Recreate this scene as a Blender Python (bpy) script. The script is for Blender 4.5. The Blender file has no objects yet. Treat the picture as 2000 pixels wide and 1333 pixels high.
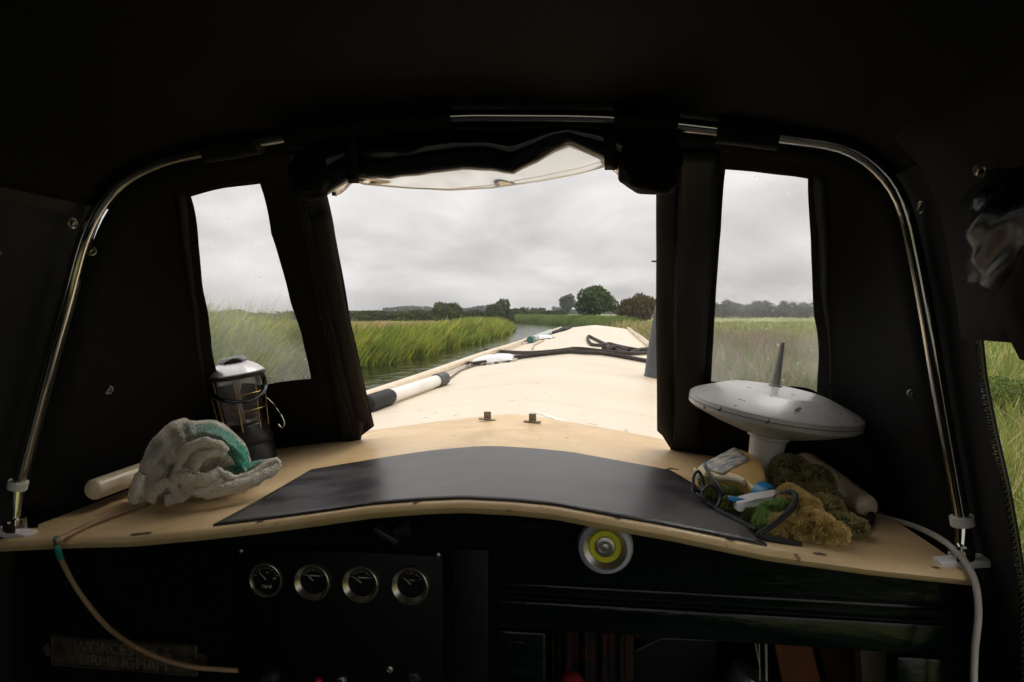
import bpy, bmesh, math, random
import numpy as np
from mathutils import Vector, Matrix, noise
from mathutils.geometry import delaunay_2d_cdt
random.seed(7); rng = np.random.default_rng(7)
sc = bpy.context.scene; COL = sc.collection
R = math.radians
EZ = 1.7                       # eye height above the water; boat axis = +Y
# ------------------------------------------------------------------ camera
cam = bpy.data.objects.new('camera', bpy.data.cameras.new('camera')); COL.objects.link(cam)
cam.data.lens = 24; cam.data.sensor_width = 36; cam.data.clip_start = .02; cam.data.clip_end = 5000
cam.location = (0, 0, EZ); cam.rotation_euler = (R(90-2.45), 0, R(7.9))
sc.camera = cam
sc.view_settings.view_transform = 'Standard'; sc.view_settings.look = 'None'
sc.view_settings.exposure = 0; sc.view_settings.gamma = 1
# ------------------------------------------------------------------ sky and sun
SUN_EL, SUN_AZ = 52, 35        # azimuth from +Y towards +X
w = bpy.data.worlds.new('World'); sc.world = w; w.use_nodes = True
nt = w.node_tree; nt.nodes.clear(); N = nt.nodes.new; L = nt.links.new
out = N('ShaderNodeOutputWorld'); bg = N('ShaderNodeBackground'); bg.inputs[1].default_value = .12; L(bg.outputs[0], out.inputs[0])
sky = N('ShaderNodeTexSky'); sky.sky_type = 'NISHITA'; sky.sun_disc = False
sky.sun_elevation = R(SUN_EL); sky.sun_rotation = R(SUN_AZ); sky.dust_density = 3
tc = N('ShaderNodeTexCoord'); sep = N('ShaderNodeSeparateXYZ'); L(tc.outputs['Generated'], sep.inputs[0])
def M(op, a, b=None, c=None, clamp=False):
    n = N('ShaderNodeMath'); n.operation = op; n.use_clamp = clamp
    for i, v in enumerate((a, b, c)):
        if v is None: continue
        if isinstance(v, (int, float)): n.inputs[i].default_value = v
        else: L(v, n.inputs[i])
    return n.outputs[0]
zc = M('MAXIMUM', sep.outputs[2], 0.0)
den = M('ADD', zc, .34)
cx = N('ShaderNodeCombineXYZ'); L(M('DIVIDE', sep.outputs[0], den), cx.inputs[0]); L(M('DIVIDE', sep.outputs[1], den), cx.inputs[1])
n1 = N('ShaderNodeTexNoise'); n1.inputs['Scale'].default_value = 1.5; n1.inputs['Detail'].default_value = 5; n1.inputs['Roughness'].default_value = .5; n1.inputs['Distortion'].default_value = .25
L(cx.outputs[0], n1.inputs['Vector'])
cr = N('ShaderNodeValToRGB'); L(n1.outputs[0], cr.inputs[0])
e = cr.color_ramp.elements; e[0].position = .34; e[0].color = (.52, .505, .495, 1); e[1].position = .66; e[1].color = (1.0, .98, .96, 1)
m = cr.color_ramp.elements.new(.5); m.color = (.74, .72, .705, 1)
gain = M('ADD', M('MULTIPLY', M('POWER', zc, 1.3), 1.5), .93)      # an overcast sky is brighter overhead
gain = M('MULTIPLY', gain, 1/.12)
vm = N('ShaderNodeVectorMath'); vm.operation = 'SCALE'; L(cr.outputs[0], vm.inputs[0]); L(gain, vm.inputs['Scale'])
mx = N('ShaderNodeMix'); mx.data_type = 'RGBA'; mx.inputs[0].default_value = .96; L(sky.outputs[0], mx.inputs[6]); L(vm.outputs[0], mx.inputs[7])
L(mx.outputs[2], bg.inputs[0])
sun = bpy.data.objects.new('sun', bpy.data.lights.new('sun', 'SUN')); COL.objects.link(sun)
sun.data.energy = .8; sun.data.angle = R(25); sun.data.color = (1, .95, .88)
sun.rotation_euler = (R(90-SUN_EL), 0, R(180-SUN_AZ)); sun.location = (0, 0, 30)

# ------------------------------------------------------------------ pixel rays -> boat space (eye at 0,0,EZ)
F = 2000*24/36; _y, _p = R(7.9), R(2.45)
FW = np.array([-math.sin(_y)*math.cos(_p), math.cos(_y)*math.cos(_p), -math.sin(_p)])
RT = np.array([math.cos(_y), math.sin(_y), 0.]); UP = np.cross(RT, FW); EYE = np.array([0, 0, EZ])
def ray(px, py): return FW + (px-1000)/F*RT + (666.5-py)/F*UP
def at_y(px, py, y): d = ray(px, py); return EYE + d*y/d[1]
def at_x(px, py, x): d = ray(px, py); return EYE + d*x/d[0]
def at_z(px, py, z): d = ray(px, py); return EYE + d*(z-EZ)/d[2]
def at_d(px, py, dep): return EYE + ray(px, py)*dep
def proj(P):
    v = np.asarray(P)-EYE; f = v@FW
    return np.array([1000+F*(v@RT)/f, 666.5-F*(v@UP)/f])
# ------------------------------------------------------------------ mesh helpers
class MB:
    def __init__(s): s.v = []; s.f = []
    def add(s, V, Fc):
        b = len(s.v); s.v += [tuple(float(c) for c in p) for p in V]; s.f += [tuple(i+b for i in f) for f in Fc]; return s
    def box(s, c, d, rot=None, bev=0):
        x, y, z = d[0]/2, d[1]/2, d[2]/2
        bm = bmesh.new(); bmesh.ops.create_cube(bm, size=1)
        for q in bm.verts: q.co = Vector((q.co.x*d[0], q.co.y*d[1], q.co.z*d[2]))
        if bev: bmesh.ops.bevel(bm, geom=bm.edges[:], offset=bev, segments=2, affect='EDGES', profile=.5)
        Mx = (rot.to_4x4() if rot else Matrix()); 
        V = [Mx @ q.co + Vector(c) for q in bm.verts]; bm.verts.index_update()
        Fc = [[q.index for q in f.verts] for f in bm.faces]; bm.free(); return s.add(V, Fc)
    def hexa(s, a, b):          # loft between two quads
        V = list(a)+list(b); return s.add(V, [(3,2,1,0),(4,5,6,7),(0,1,5,4),(1,2,6,5),(2,3,7,6),(3,0,4,7)])
    def tube(s, pts, r, n=12, caps=True, closed=False, flat=None):
        P = [Vector(p) for p in pts]; k = len(P); rr = r if hasattr(r, '__len__') else [r]*k
        V = []; up = None
        for i in range(k):
            if closed: t = (P[(i+1) % k]-P[i-1])
            else: t = P[min(i+1, k-1)]-P[max(i-1, 0)]
            t.normalize()
            if up is None:
                up = Vector((0, 0, 1)) if abs(t.z) < .9 else Vector((0, 1, 0))
                if flat is not None: up = Vector(flat)
            sd = t.cross(up)
            if sd.length < 1e-6: sd = t.orthogonal()
            sd.normalize(); u = sd.cross(t).normalized(); up = u
            a, b = rr[i] if hasattr(rr[i], '__len__') else (rr[i], rr[i])
            for j in range(n):
                an = 2*math.pi*j/n; V.append(P[i]+sd*math.cos(an)*a+u*math.sin(an)*b)
        Fc = []
        for i in range(k if closed else k-1):
            for j in range(n): Fc.append((i*n+j, i*n+(j+1) % n, ((i+1) % k)*n+(j+1) % n, ((i+1) % k)*n+j))
        if caps and not closed:
            Fc.append(tuple(range(n-1, -1, -1))); Fc.append(tuple((k-1)*n+j for j in range(n)))
        return s.add(V, Fc)
    def lathe(s, prof, n=32, Mx=None, caps=True):
        V = []; k = len(prof)
        for r_, z_ in prof:
            for j in range(n):
                a = 2*math.pi*j/n; p = Vector((r_*math.cos(a), r_*math.sin(a), z_)); V.append(Mx @ p if Mx else p)
        Fc = [(i*n+j, i*n+(j+1) % n, (i+1)*n+(j+1) % n, (i+1)*n+j) for i in range(k-1) for j in range(n)]
        if caps: Fc += [tuple(range(n-1, -1, -1)), tuple((k-1)*n+j for j in range(n))]
        return s.add(V, Fc)
    def grid(s, fn, nu, nv):    # fn(u,v) in 0..1
        V = [fn(i/nu, j/nv) for i in range(nu+1) for j in range(nv+1)]
        return s.add(V, [(i*(nv+1)+j, (i+1)*(nv+1)+j, (i+1)*(nv+1)+j+1, i*(nv+1)+j+1) for i in range(nu) for j in range(nv)])
ORG = {}
def obj(name, mb, mat, parent=None, smooth=True, local=False, mods=()):
    if isinstance(mb, MB):
        V = np.array(mb.v, float); Fc = mb.f
        me = bpy.data.meshes.new(name)
        if parent is None: o0 = np.array([V[:,0].mean(), V[:,1].mean(), V[:,2].min()])
        else: o0 = np.zeros(3) if local else ORG[parent]
        me.from_pydata((V-o0).tolist(), [], Fc); me.update()
    else: me = mb; o0 = np.zeros(3)
    ob = bpy.data.objects.new(name, me); COL.objects.link(ob)
    if parent is None: ob.location = o0
    else: ob.parent = parent
    ORG[ob] = np.array(o0, float)
    if not isinstance(mat, (list, tuple)): mat = [mat]
    for q in mat: me.materials.append(q)
    if smooth:
        me.polygons.foreach_set('use_smooth', [True]*len(me.polygons))
        try: me.set_sharp_from_angle(angle=R(40))
        except Exception: pass
    for t, kw in mods:
        md = ob.modifiers.new(t.lower(), t)
        for a, b in kw.items(): setattr(md, a, b)
    return ob
def tag(o, label=None, cat=None, group=None, kind=None):
    for k, v in (('label', label), ('category', cat), ('group', group), ('kind', kind)):
        if v: o[k] = v
    return o
def thing(name, label, cat, loc, rot=None, group=None):
    o = bpy.data.objects.new(name, None); COL.objects.link(o); o.location = loc; o.empty_display_size = .05
    if rot: o.rotation_euler = rot
    ORG[o] = np.array(loc, float); return tag(o, label, cat, group)
def copy_tree(o, parent=None):
    c = o.copy(); COL.objects.link(c); c.parent = parent
    for ch in list(o.children): copy_tree(ch, c)
    return c
# ------------------------------------------------------------------ materials
def mat(name, c1, c2=None, rough=.5, metal=0, scale=8, bump=0, bscale=None, spec=.5, coat=0, detail=6, stretch=None, rvar=0, lo=.35, hi=.65):
    m = bpy.data.materials.new(name); m.use_nodes = True; t = m.node_tree; b = t.nodes['Principled BSDF']
    b.inputs['Roughness'].default_value = rough; b.inputs['Metallic'].default_value = metal
    b.inputs['Specular IOR Level'].default_value = spec; b.inputs['Coat Weight'].default_value = coat; b.inputs['Coat Roughness'].default_value = .08
    b.inputs['Base Color'].default_value = (*c1, 1)
    tc = t.nodes.new('ShaderNodeTexCoord'); mp = t.nodes.new('ShaderNodeMapping'); t.links.new(tc.outputs['Object'], mp.inputs[0])
    if stretch: mp.inputs['Scale'].default_value = stretch
    if c2 or rvar:
        n = t.nodes.new('ShaderNodeTexNoise'); n.inputs['Scale'].default_value = scale; n.inputs['Detail'].default_value = detail; n.inputs['Roughness'].default_value = .6
        t.links.new(mp.outputs[0], n.inputs['Vector'])
        if c2:
            r = t.nodes.new('ShaderNodeValToRGB'); r.color_ramp.elements[0].position = lo; r.color_ramp.elements[1].position = hi
            r.color_ramp.elements[0].color = (*c1, 1); r.color_ramp.elements[1].color = (*c2, 1)
            t.links.new(n.outputs[0], r.inputs[0]); t.links.new(r.outputs[0], b.inputs['Base Color'])
        if rvar:
            mr = t.nodes.new('ShaderNodeMapRange'); mr.inputs[1].default_value = .3; mr.inputs[2].default_value = .7
            mr.inputs[3].default_value = rough-rvar; mr.inputs[4].default_value = rough+rvar
            t.links.new(n.outputs[0], mr.inputs[0]); t.links.new(mr.outputs[0], b.inputs['Roughness'])
    if bump:
        n2 = t.nodes.new('ShaderNodeTexNoise'); n2.inputs['Scale'].default_value = bscale or scale*4; n2.inputs['Detail'].default_value = 4
        t.links.new(mp.outputs[0], n2.inputs['Vector'])
        bp = t.nodes.new('ShaderNodeBump'); bp.inputs['Strength'].default_value = min(1, bump); bp.inputs['Distance'].default_value = .002*max(1, bump)
        t.links.new(n2.outputs[0], bp.inputs['Height']); t.links.new(bp.outputs[0], b.inputs['Normal'])
    return m
def leafmat(name, rough=.6, trans=.3, tint=(1, 1, 1)):
    m = bpy.data.materials.new(name); m.use_nodes = True; t = m.node_tree; b = t.nodes['Principled BSDF']; o = t.nodes['Material Output']
    a = t.nodes.new('ShaderNodeAttribute'); a.attribute_name = 'Col'
    b.inputs['Roughness'].default_value = rough; b.inputs['Specular IOR Level'].default_value = .25
    tr = t.nodes.new('ShaderNodeBsdfTranslucent'); mxs = t.nodes.new('ShaderNodeMixShader'); mxs.inputs[0].default_value = trans
    t.links.new(a.outputs['Color'], b.inputs['Base Color']); t.links.new(a.outputs['Color'], tr.inputs['Color'])
    t.links.new(b.outputs[0], mxs.inputs[1]); t.links.new(tr.outputs[0], mxs.inputs[2]); t.links.new(mxs.outputs[0], o.inputs[0])
    return m
MAT = {}
MAT['canvas'] = mat('canvas', (.006, .0057, .0053), (.009, .0084, .0075), rough=.75, scale=3, bump=.7, bscale=260, spec=.12)
MAT['canvas_trim'] = mat('canvas_trim', (.007, .0068, .0065), rough=.6, bump=.4, bscale=300, spec=.3)
MAT['curtain'] = mat('curtain', (.013, .0127, .012), (.019, .0185, .017), rough=.8, scale=2.5, bump=1, bscale=14, spec=.2)
MAT['chrome'] = mat('chrome', (.58, .55, .50), rough=.11, metal=1, scale=30, rvar=.05, bump=.15, bscale=6)
MAT['steel'] = mat('steel', (.45, .43, .39), (.6, .57, .5), rough=.35, metal=1, scale=60)
MAT['brass'] = mat('brass', (.35, .24, .09), (.5, .36, .16), rough=.35, metal=1, scale=50)
MAT['oldbrass'] = mat('oldbrass', (.16, .13, .09), (.07, .055, .04), rough=.5, metal=.7, scale=40, bump=.5, bscale=90)
MAT['green_paint'] = mat('green_paint', (.0012, .0045, .0025), (.002, .0065, .0035), rough=.2, scale=3, bump=1.5, bscale=9, spec=.28, coat=.05, stretch=(1, 1, 3))
MAT['black_paint'] = mat('black_paint', (.0012, .0018, .002), (.002, .0025, .0025), rough=.45, scale=5, bump=.3, bscale=60, spec=.2)
MAT['rail_paint'] = mat('rail_paint', (.72, .56, .36), (.80, .68, .50), rough=.3, scale=9, bump=.3, bscale=25, coat=.2)
MAT['white_plastic'] = mat('white_plastic', (.62, .60, .56), (.70, .68, .65), rough=.4, scale=14)
MAT['black_plastic'] = mat('black_plastic', (.012, .012, .012), (.02, .019, .018), rough=.45, scale=20, bump=.2, bscale=80)
MAT['gloss_black'] = mat('gloss_black', (.006, .006, .006), rough=.16, coat=.25, bump=.3, bscale=5, spec=.35)
MAT['rope'] = mat('rope', (.03, .024, .019), (.055, .045, .036), rough=.9, scale=30, bump=2, bscale=220)
MAT['trim_tape'] = mat('trim_tape', (.012, .012, .012), rough=.75, bump=1, bscale=150)
MAT['bark'] = mat('bark', (.06, .048, .035), (.1, .085, .06), rough=.9, scale=6, bump=2, bscale=12)
MAT['leaf'] = leafmat('leaf')
MAT['grass'] = leafmat('grass_blades', .55, .25)
MAT['fur'] = leafmat('fur', .8, .15)
def roof_mat():
    """cream paint with weld lines across, faint streaks, rust specks"""
    m = mat('roof_cream', (.69, .595, .455), (.74, .64, .50), rough=.42, scale=1.6, bump=.35, bscale=30, stretch=(1, .5, 1), detail=8)
    t = m.node_tree; b = t.nodes['Principled BSDF']; src = b.inputs['Base Color'].links[0].from_socket
    g = t.nodes.new('ShaderNodeNewGeometry'); sp = t.nodes.new('ShaderNodeSeparateXYZ'); t.links.new(g.outputs['Position'], sp.inputs[0])
    def MM(op, a, b_=None, c=None, cl=False):
        n = t.nodes.new('ShaderNodeMath'); n.operation = op; n.use_clamp = cl
        for i, v in enumerate((a, b_, c)):
            if v is None: continue
            if isinstance(v, (int, float)): n.inputs[i].default_value = v
            else: t.links.new(v, n.inputs[i])
        return n.outputs[0]
    wob = t.nodes.new('ShaderNodeTexNoise'); wob.inputs['Scale'].default_value = 1.2; t.links.new(g.outputs['Position'], wob.inputs['Vector'])
    yy = MM('ADD', sp.outputs[1], MM('MULTIPLY', MM('SUBTRACT', wob.outputs[0], .5), .25))
    lines = None
    for y0, wd in ((2.62, .012), (3.3, .02), (4.12, .016), (5.15, .03), (6.6, .03), (8.2, .04), (10.6, .05)):
        l = MM('SUBTRACT', 1, MM('DIVIDE', MM('ABSOLUTE', MM('SUBTRACT', yy, y0)), wd), None, True)
        lines = l if lines is None else MM('MAXIMUM', lines, l)
    mxn = t.nodes.new('ShaderNodeMix'); mxn.data_type = 'RGBA'; t.links.new(MM('MULTIPLY', lines, .6), mxn.inputs[0]); t.links.new(src, mxn.inputs[6]); mxn.inputs[7].default_value = (.5, .38, .25, 1)
    # rust specks and dirt patches
    v = t.nodes.new('ShaderNodeTexNoise'); v.inputs['Scale'].default_value = 26; v.inputs['Detail'].default_value = 8; t.links.new(g.outputs['Position'], v.inputs['Vector'])
    rr = t.nodes.new('ShaderNodeValToRGB'); rr.color_ramp.elements[0].position = .67; rr.color_ramp.elements[1].position = .72; t.links.new(v.outputs[0], rr.inputs[0])
    mx2 = t.nodes.new('ShaderNodeMix'); mx2.data_type = 'RGBA'; t.links.new(rr.outputs[0], mx2.inputs[0]); t.links.new(mxn.outputs[2], mx2.inputs[6]); mx2.inputs[7].default_value = (.42, .25, .12, 1)
    v3 = t.nodes.new('ShaderNodeTexNoise'); v3.inputs['Scale'].default_value = .9; v3.inputs['Detail'].default_value = 3; v3.inputs['Distortion'].default_value = 1.5; t.links.new(g.outputs['Position'], v3.inputs['Vector'])
    r3 = t.nodes.new('ShaderNodeValToRGB'); r3.color_ramp.elements[0].position = .5; r3.color_ramp.elements[1].position = .8; t.links.new(v3.outputs[0], r3.inputs[0])
    mx3 = t.nodes.new('ShaderNodeMix'); mx3.data_type = 'RGBA'; t.links.new(MM('MULTIPLY', r3.outputs[0], .75), mx3.inputs[0]); t.links.new(mx2.outputs[2], mx3.inputs[6]); mx3.inputs[7].default_value = (.66, .52, .36, 1)
    t.links.new(mx3.outputs[2], b.inputs['Base Color'])
    return m
MAT['roof'] = roof_mat()
def hatch_mat():
    m = mat('hatch_cream', (.62, .42, .205), (.73, .54, .30), rough=.38, scale=5, bump=.5, bscale=40, detail=10, lo=.3, hi=.7)
    t = m.node_tree; b = t.nodes['Principled BSDF']; src = b.inputs['Base Color'].links[0].from_socket
    g = t.nodes.new('ShaderNodeNewGeometry')
    v = t.nodes.new('ShaderNodeTexNoise'); v.inputs['Scale'].default_value = 34; v.inputs['Detail'].default_value = 10; v.inputs['Roughness'].default_value = .65; t.links.new(g.outputs['Position'], v.inputs['Vector'])
    rr = t.nodes.new('ShaderNodeValToRGB'); rr.color_ramp.elements[0].position = .635; rr.color_ramp.elements[1].position = .70; t.links.new(v.outputs[0], rr.inputs[0])
    mx2 = t.nodes.new('ShaderNodeMix'); mx2.data_type = 'RGBA'; t.links.new(rr.outputs[0], mx2.inputs[0]); t.links.new(src, mx2.inputs[6]); mx2.inputs[7].default_value = (.2, .12, .06, 1)
    v4 = t.nodes.new('ShaderNodeTexNoise'); v4.inputs['Scale'].default_value = 3.2; v4.inputs['Detail'].default_value = 9; v4.inputs['Roughness'].default_value = .7; v4.inputs['Distortion'].default_value = 1; t.links.new(g.outputs['Position'], v4.inputs['Vector'])
    r4 = t.nodes.new('ShaderNodeMapRange'); r4.inputs[1].default_value = .48; r4.inputs[2].default_value = .72; r4.inputs[3].default_value = 0; r4.inputs[4].default_value = .55; t.links.new(v4.outputs[0], r4.inputs[0])
    mx4 = t.nodes.new('ShaderNodeMix'); mx4.data_type = 'RGBA'; t.links.new(r4.outputs[0], mx4.inputs[0]); t.links.new(mx2.outputs[2], mx4.inputs[6]); mx4.inputs[7].default_value = (.36, .235, .115, 1)
    t.links.new(mx4.outputs[2], b.inputs['Base Color']); return m
MAT['hatch'] = hatch_mat()
def vinyl_mat(name, haze=.12, rough=.05, refr=.5, tint=(1, 1, 1), spots=True):
    """thin clear vinyl: mostly see-through, a little wavy blur, scuffs and dried drops"""
    m = bpy.data.materials.new(name); m.use_nodes = True; t = m.node_tree; t.nodes.clear(); n = t.nodes.new; l = t.links.new
    o = n('ShaderNodeOutputMaterial'); tr = n('ShaderNodeBsdfTransparent'); tr.inputs[0].default_value = (*tint, 1)
    rf = n('ShaderNodeBsdfRefraction'); rf.inputs['IOR'].default_value = 1.05; rf.inputs['Roughness'].default_value = rough; rf.inputs[0].default_value = (*tint, 1)
    g = n('ShaderNodeNewGeometry'); ns = n('ShaderNodeTexNoise'); ns.inputs['Scale'].default_value = 30; l(g.outputs['Position'], ns.inputs['Vector'])
    bp = n('ShaderNodeBump'); bp.inputs['Strength'].default_value = .5; bp.inputs['Distance'].default_value = .004; l(ns.outputs[0], bp.inputs['Height']); l(bp.outputs[0], rf.inputs['Normal'])
    m1 = n('ShaderNodeMixShader'); m1.inputs[0].default_value = refr; l(tr.outputs[0], m1.inputs[1]); l(rf.outputs[0], m1.inputs[2])
    tl = n('ShaderNodeBsdfTranslucent'); tl.inputs[0].default_value = (.8, .79, .77, 1)
    n2 = n('ShaderNodeTexNoise'); n2.inputs['Scale'].default_value = 5; n2.inputs['Detail'].default_value = 6; l(g.outputs['Position'], n2.inputs['Vector'])
    r2 = n('ShaderNodeMapRange'); r2.inputs[1].default_value = .4; r2.inputs[2].default_value = .75; r2.inputs[3].default_value = haze*.5; r2.inputs[4].default_value = haze*2.2; l(n2.outputs[0], r2.inputs[0])
    fac = r2.outputs[0]
    if spots:
        vo = n('ShaderNodeTexVoronoi'); vo.inputs['Scale'].default_value = 42; l(g.outputs['Position'], vo.inputs['Vector'])
        rs = n('ShaderNodeMapRange'); rs.inputs[1].default_value = .10; rs.inputs[2].default_value = .05; rs.inputs[3].default_value = 0; rs.inputs[4].default_value = .6; l(vo.outputs['Distance'], rs.inputs[0])
        ad = n('ShaderNodeMath'); ad.operation = 'ADD'; ad.use_clamp = True; l(fac, ad.inputs[0]); l(rs.outputs[0], ad.inputs[1]); fac = ad.outputs[0]
    m2 = n('ShaderNodeMixShader'); l(fac, m2.inputs[0]); l(m1.outputs[0], m2.inputs[1]); l(tl.outputs[0], m2.inputs[2])
    gl = n('ShaderNodeBsdfGlossy'); gl.inputs['Roughness'].default_value = .06
    m3 = n('ShaderNodeMixShader'); fr = n('ShaderNodeFresnel'); fr.inputs[0].default_value = 1.25; l(fr.outputs[0], m3.inputs[0]); l(m2.outputs[0], m3.inputs[1]); l(gl.outputs[0], m3.inputs[2])
    l(m3.outputs[0], o.inputs[0]); return m
MAT['window'] = vinyl_mat('window_vinyl', .055, .10, 1.0)
MAT['vinyl_roll'] = vinyl_mat('vinyl_roll', .28, .1, .35, (.93, .88, .80), False)
def glass(name, col, rough=.03, ior=1.45, alpha=.5):
    m = bpy.data.materials.new(name); m.use_nodes = True; t = m.node_tree; t.nodes.clear(); n = t.nodes.new; l = t.links.new
    o = n('ShaderNodeOutputMaterial'); tr = n('ShaderNodeBsdfTransparent'); tr.inputs[0].default_value = (*col, 1)
    g = n('ShaderNodeBsdfGlass'); g.inputs[0].default_value = (*col, 1); g.inputs['Roughness'].default_value = rough; g.inputs['IOR'].default_value = ior
    mxs = n('ShaderNodeMixShader'); mxs.inputs[0].default_value = alpha; l(tr.outputs[0], mxs.inputs[1]); l(g.outputs[0], mxs.inputs[2]); l(mxs.outputs[0], o.inputs[0]); return m
MAT['lens'] = glass('lens', (.85, .87, .9), .02, 1.2, .35)
MAT['globe'] = vinyl_mat('globe', .34, .08, .3, (.93, .93, .97), False)
# ------------------------------------------------------------------ ground and water
def cxl(y): return -2.95 - np.maximum(0, np.asarray(y, float)-40)**2/293
GW = 4.35
def gz(x, y):
    d = np.abs(np.asarray(x, float)-cxl(y)) - GW           # distance out from the bank line
    far = np.maximum(0, np.asarray(y, float)-135)
    d = np.where(far > 0, np.maximum(d, np.minimum(30, far)), d)
    return np.clip(d*.55, -.9, .33) + .10*np.sin(np.asarray(x)*.21+1)*np.cos(np.asarray(y)*.13)*np.clip(d/4, 0, 1)
def ground():
    xs = np.unique(np.concatenate([-np.geomspace(8, 700, 50), np.linspace(-30, 12, 140), np.geomspace(8, 700, 50)]))
    ys = np.unique(np.concatenate([np.linspace(-20, 20, 50), np.linspace(20, 140, 120), np.geomspace(140, 1000, 40), [-300, -100, -50]]))
    X, Y = np.meshgrid(xs, ys, indexing='ij'); Z = gz(X, Y)
    V = np.stack([X, Y, Z], -1).reshape(-1, 3); ny = len(ys)
    Fc = [(i*ny+j, (i+1)*ny+j, (i+1)*ny+j+1, i*ny+j+1) for i in range(len(xs)-1) for j in range(ny-1)]
    mb = MB(); mb.v = V.tolist(); mb.f = Fc; return mb
gm = mat('field_grass', (.20, .25, .075), (.36, .35, .15), rough=.95, scale=.12, bump=1, bscale=4, detail=9, spec=.1)
_t = gm.node_tree; _b = _t.nodes['Principled BSDF']; _s = _b.inputs['Base Color'].links[0].from_socket
_g = _t.nodes.new('ShaderNodeNewGeometry'); _x = _t.nodes.new('ShaderNodeSeparateXYZ'); _t.links.new(_g.outputs['Position'], _x.inputs[0])
_m = _t.nodes.new('ShaderNodeMapRange'); _m.inputs[1].default_value = .30; _m.inputs[2].default_value = .18; _t.links.new(_x.outputs[2], _m.inputs[0])
_q = _t.nodes.new('ShaderNodeMix'); _q.data_type = 'RGBA'; _t.links.new(_m.outputs[0], _q.inputs[0]); _t.links.new(_s, _q.inputs[6]); _q.inputs[7].default_value = (.03, .03, .014, 1); _t.links.new(_q.outputs[2], _b.inputs['Base Color'])   # wet mud along the water
g_ = obj('ground', ground(), gm); tag(g_, kind='structure')
def water_mat():
    m = bpy.data.materials.new('water'); m.use_nodes = True; t = m.node_tree; b = t.nodes['Principled BSDF']; n = t.nodes.new; l = t.links.new
    b.inputs['Base Color'].default_value = (.018, .020, .009, 1); b.inputs['Roughness'].default_value = .06; b.inputs['IOR'].default_value = 1.33
    g = n('ShaderNodeNewGeometry'); mp = n('ShaderNodeMapping'); mp.inputs['Scale'].default_value = (1, .55, 1); mp.inputs['Rotation'].default_value = (0, 0, .5); l(g.outputs['Position'], mp.inputs[0])
    a = n('ShaderNodeTexNoise'); a.inputs['Scale'].default_value = 1.6; a.inputs['Detail'].default_value = 5; a.inputs['Distortion'].default_value = .8; l(mp.outputs[0], a.inputs['Vector'])
    c = n('ShaderNodeTexNoise'); c.inputs['Scale'].default_value = 7; c.inputs['Detail'].default_value = 3; l(mp.outputs[0], c.inputs['Vector'])
    ad = n('ShaderNodeMath'); ad.operation = 'MULTIPLY_ADD'; ad.inputs[1].default_value = .22; l(c.outputs[0], ad.inputs[0]); l(a.outputs[0], ad.inputs[2])
    bp = n('ShaderNodeBump'); bp.inputs['Strength'].default_value = .8; bp.inputs['Distance'].default_value = .045; l(ad.outputs[0], bp.inputs['Height']); l(bp.outputs[0], b.inputs['Normal'])
    return m
mb = MB(); mb.grid(lambda u, v: (-60+80*u, -20+160*v, 0), 1, 1)
tag(obj('canal_water', mb, water_mat(), smooth=False), kind='structure')
# ------------------------------------------------------------------ blades of reed and grass
def blades(name, x, y, z, h, wd, lean, bend, col, seg=3, smat='grass', twist=True):
    n = len(x); az = rng.uniform(0, math.pi, n) if twist else np.zeros(n)
    sx, sy = np.cos(az), np.sin(az); V = np.zeros((n, 2*seg+1, 3)); C = np.zeros((n, 2*seg+1, 4)); C[..., 3] = 1
    for k in range(seg+1):
        f = k/seg; off = (f**1.0)*lean + (f**2.4)*bend        # (n,2)
        cz = z + h*f*(1-.18*f*np.hypot(bend[:,0], bend[:,1])/np.maximum(h, .05))
        cxx = x+off[:,0]; cyy = y+off[:,1]; hw = wd*(1-f**1.6)*.5
        sh = .72+.45*f
        if k < seg:
            V[:,2*k] = np.stack([cxx-sx*hw, cyy-sy*hw, cz], 1); V[:,2*k+1] = np.stack([cxx+sx*hw, cyy+sy*hw, cz], 1)
            C[:,2*k,:3] = col; C[:,2*k+1,:3] = col
        else: V[:,2*k] = np.stack([cxx, cyy, cz], 1); C[:,2*k,:3] = col
    P = 2*seg+1; base = (np.arange(n)*P)[:,None]
    quads = np.concatenate([base+np.array([2*k, 2*k+1, 2*k+3, 2*k+2]) for k in range(seg-1)], 1).reshape(-1)
    tris = (base+np.array([2*seg-2, 2*seg-1, 2*seg])).reshape(-1)
    return raw(name, V.reshape(-1,3), C.reshape(-1,4), quads, tris, MAT[smat])
def raw(name, V, C, quads, tris, m, parent=None, org=None):
    nq, ntr = len(quads)//4, len(tris)//3
    me = bpy.data.meshes.new(name); o0 = np.zeros(3) if org is None else np.array(org)
    me.vertices.add(len(V)); me.vertices.foreach_set('co', (V-o0).astype(np.float32).ravel())
    me.loops.add(nq*4+ntr*3); me.loops.foreach_set('vertex_index', np.concatenate([quads, tris]).astype(np.int32))
    me.polygons.add(nq+ntr)
    me.polygons.foreach_set('loop_start', np.concatenate([np.arange(nq)*4, nq*4+np.arange(ntr)*3]).astype(np.int32))
    a = me.color_attributes.new('Col', 'FLOAT_COLOR', 'POINT'); a.data.foreach_set('color', C.astype(np.float32).ravel())
    me.update(calc_edges=True); me.materials.append(m)
    ob = bpy.data.objects.new(name, me); COL.objects.link(ob)
    if parent is not None: ob.parent = parent
    elif org is not None: ob.location = o0
    return ob
def vnoise(x, y, s, seed=0):
    return np.array([noise.noise((a*s+seed, b*s, seed*.37)) for a, b in zip(x, y)])
def mixc(t, a, b): t = np.clip(t, 0, 1)[:,None]; return np.array(a)*(1-t)+np.array(b)*t
def gsamp(n, y0, y1): return y0*(y1/y0)**rng.random(n)
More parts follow.
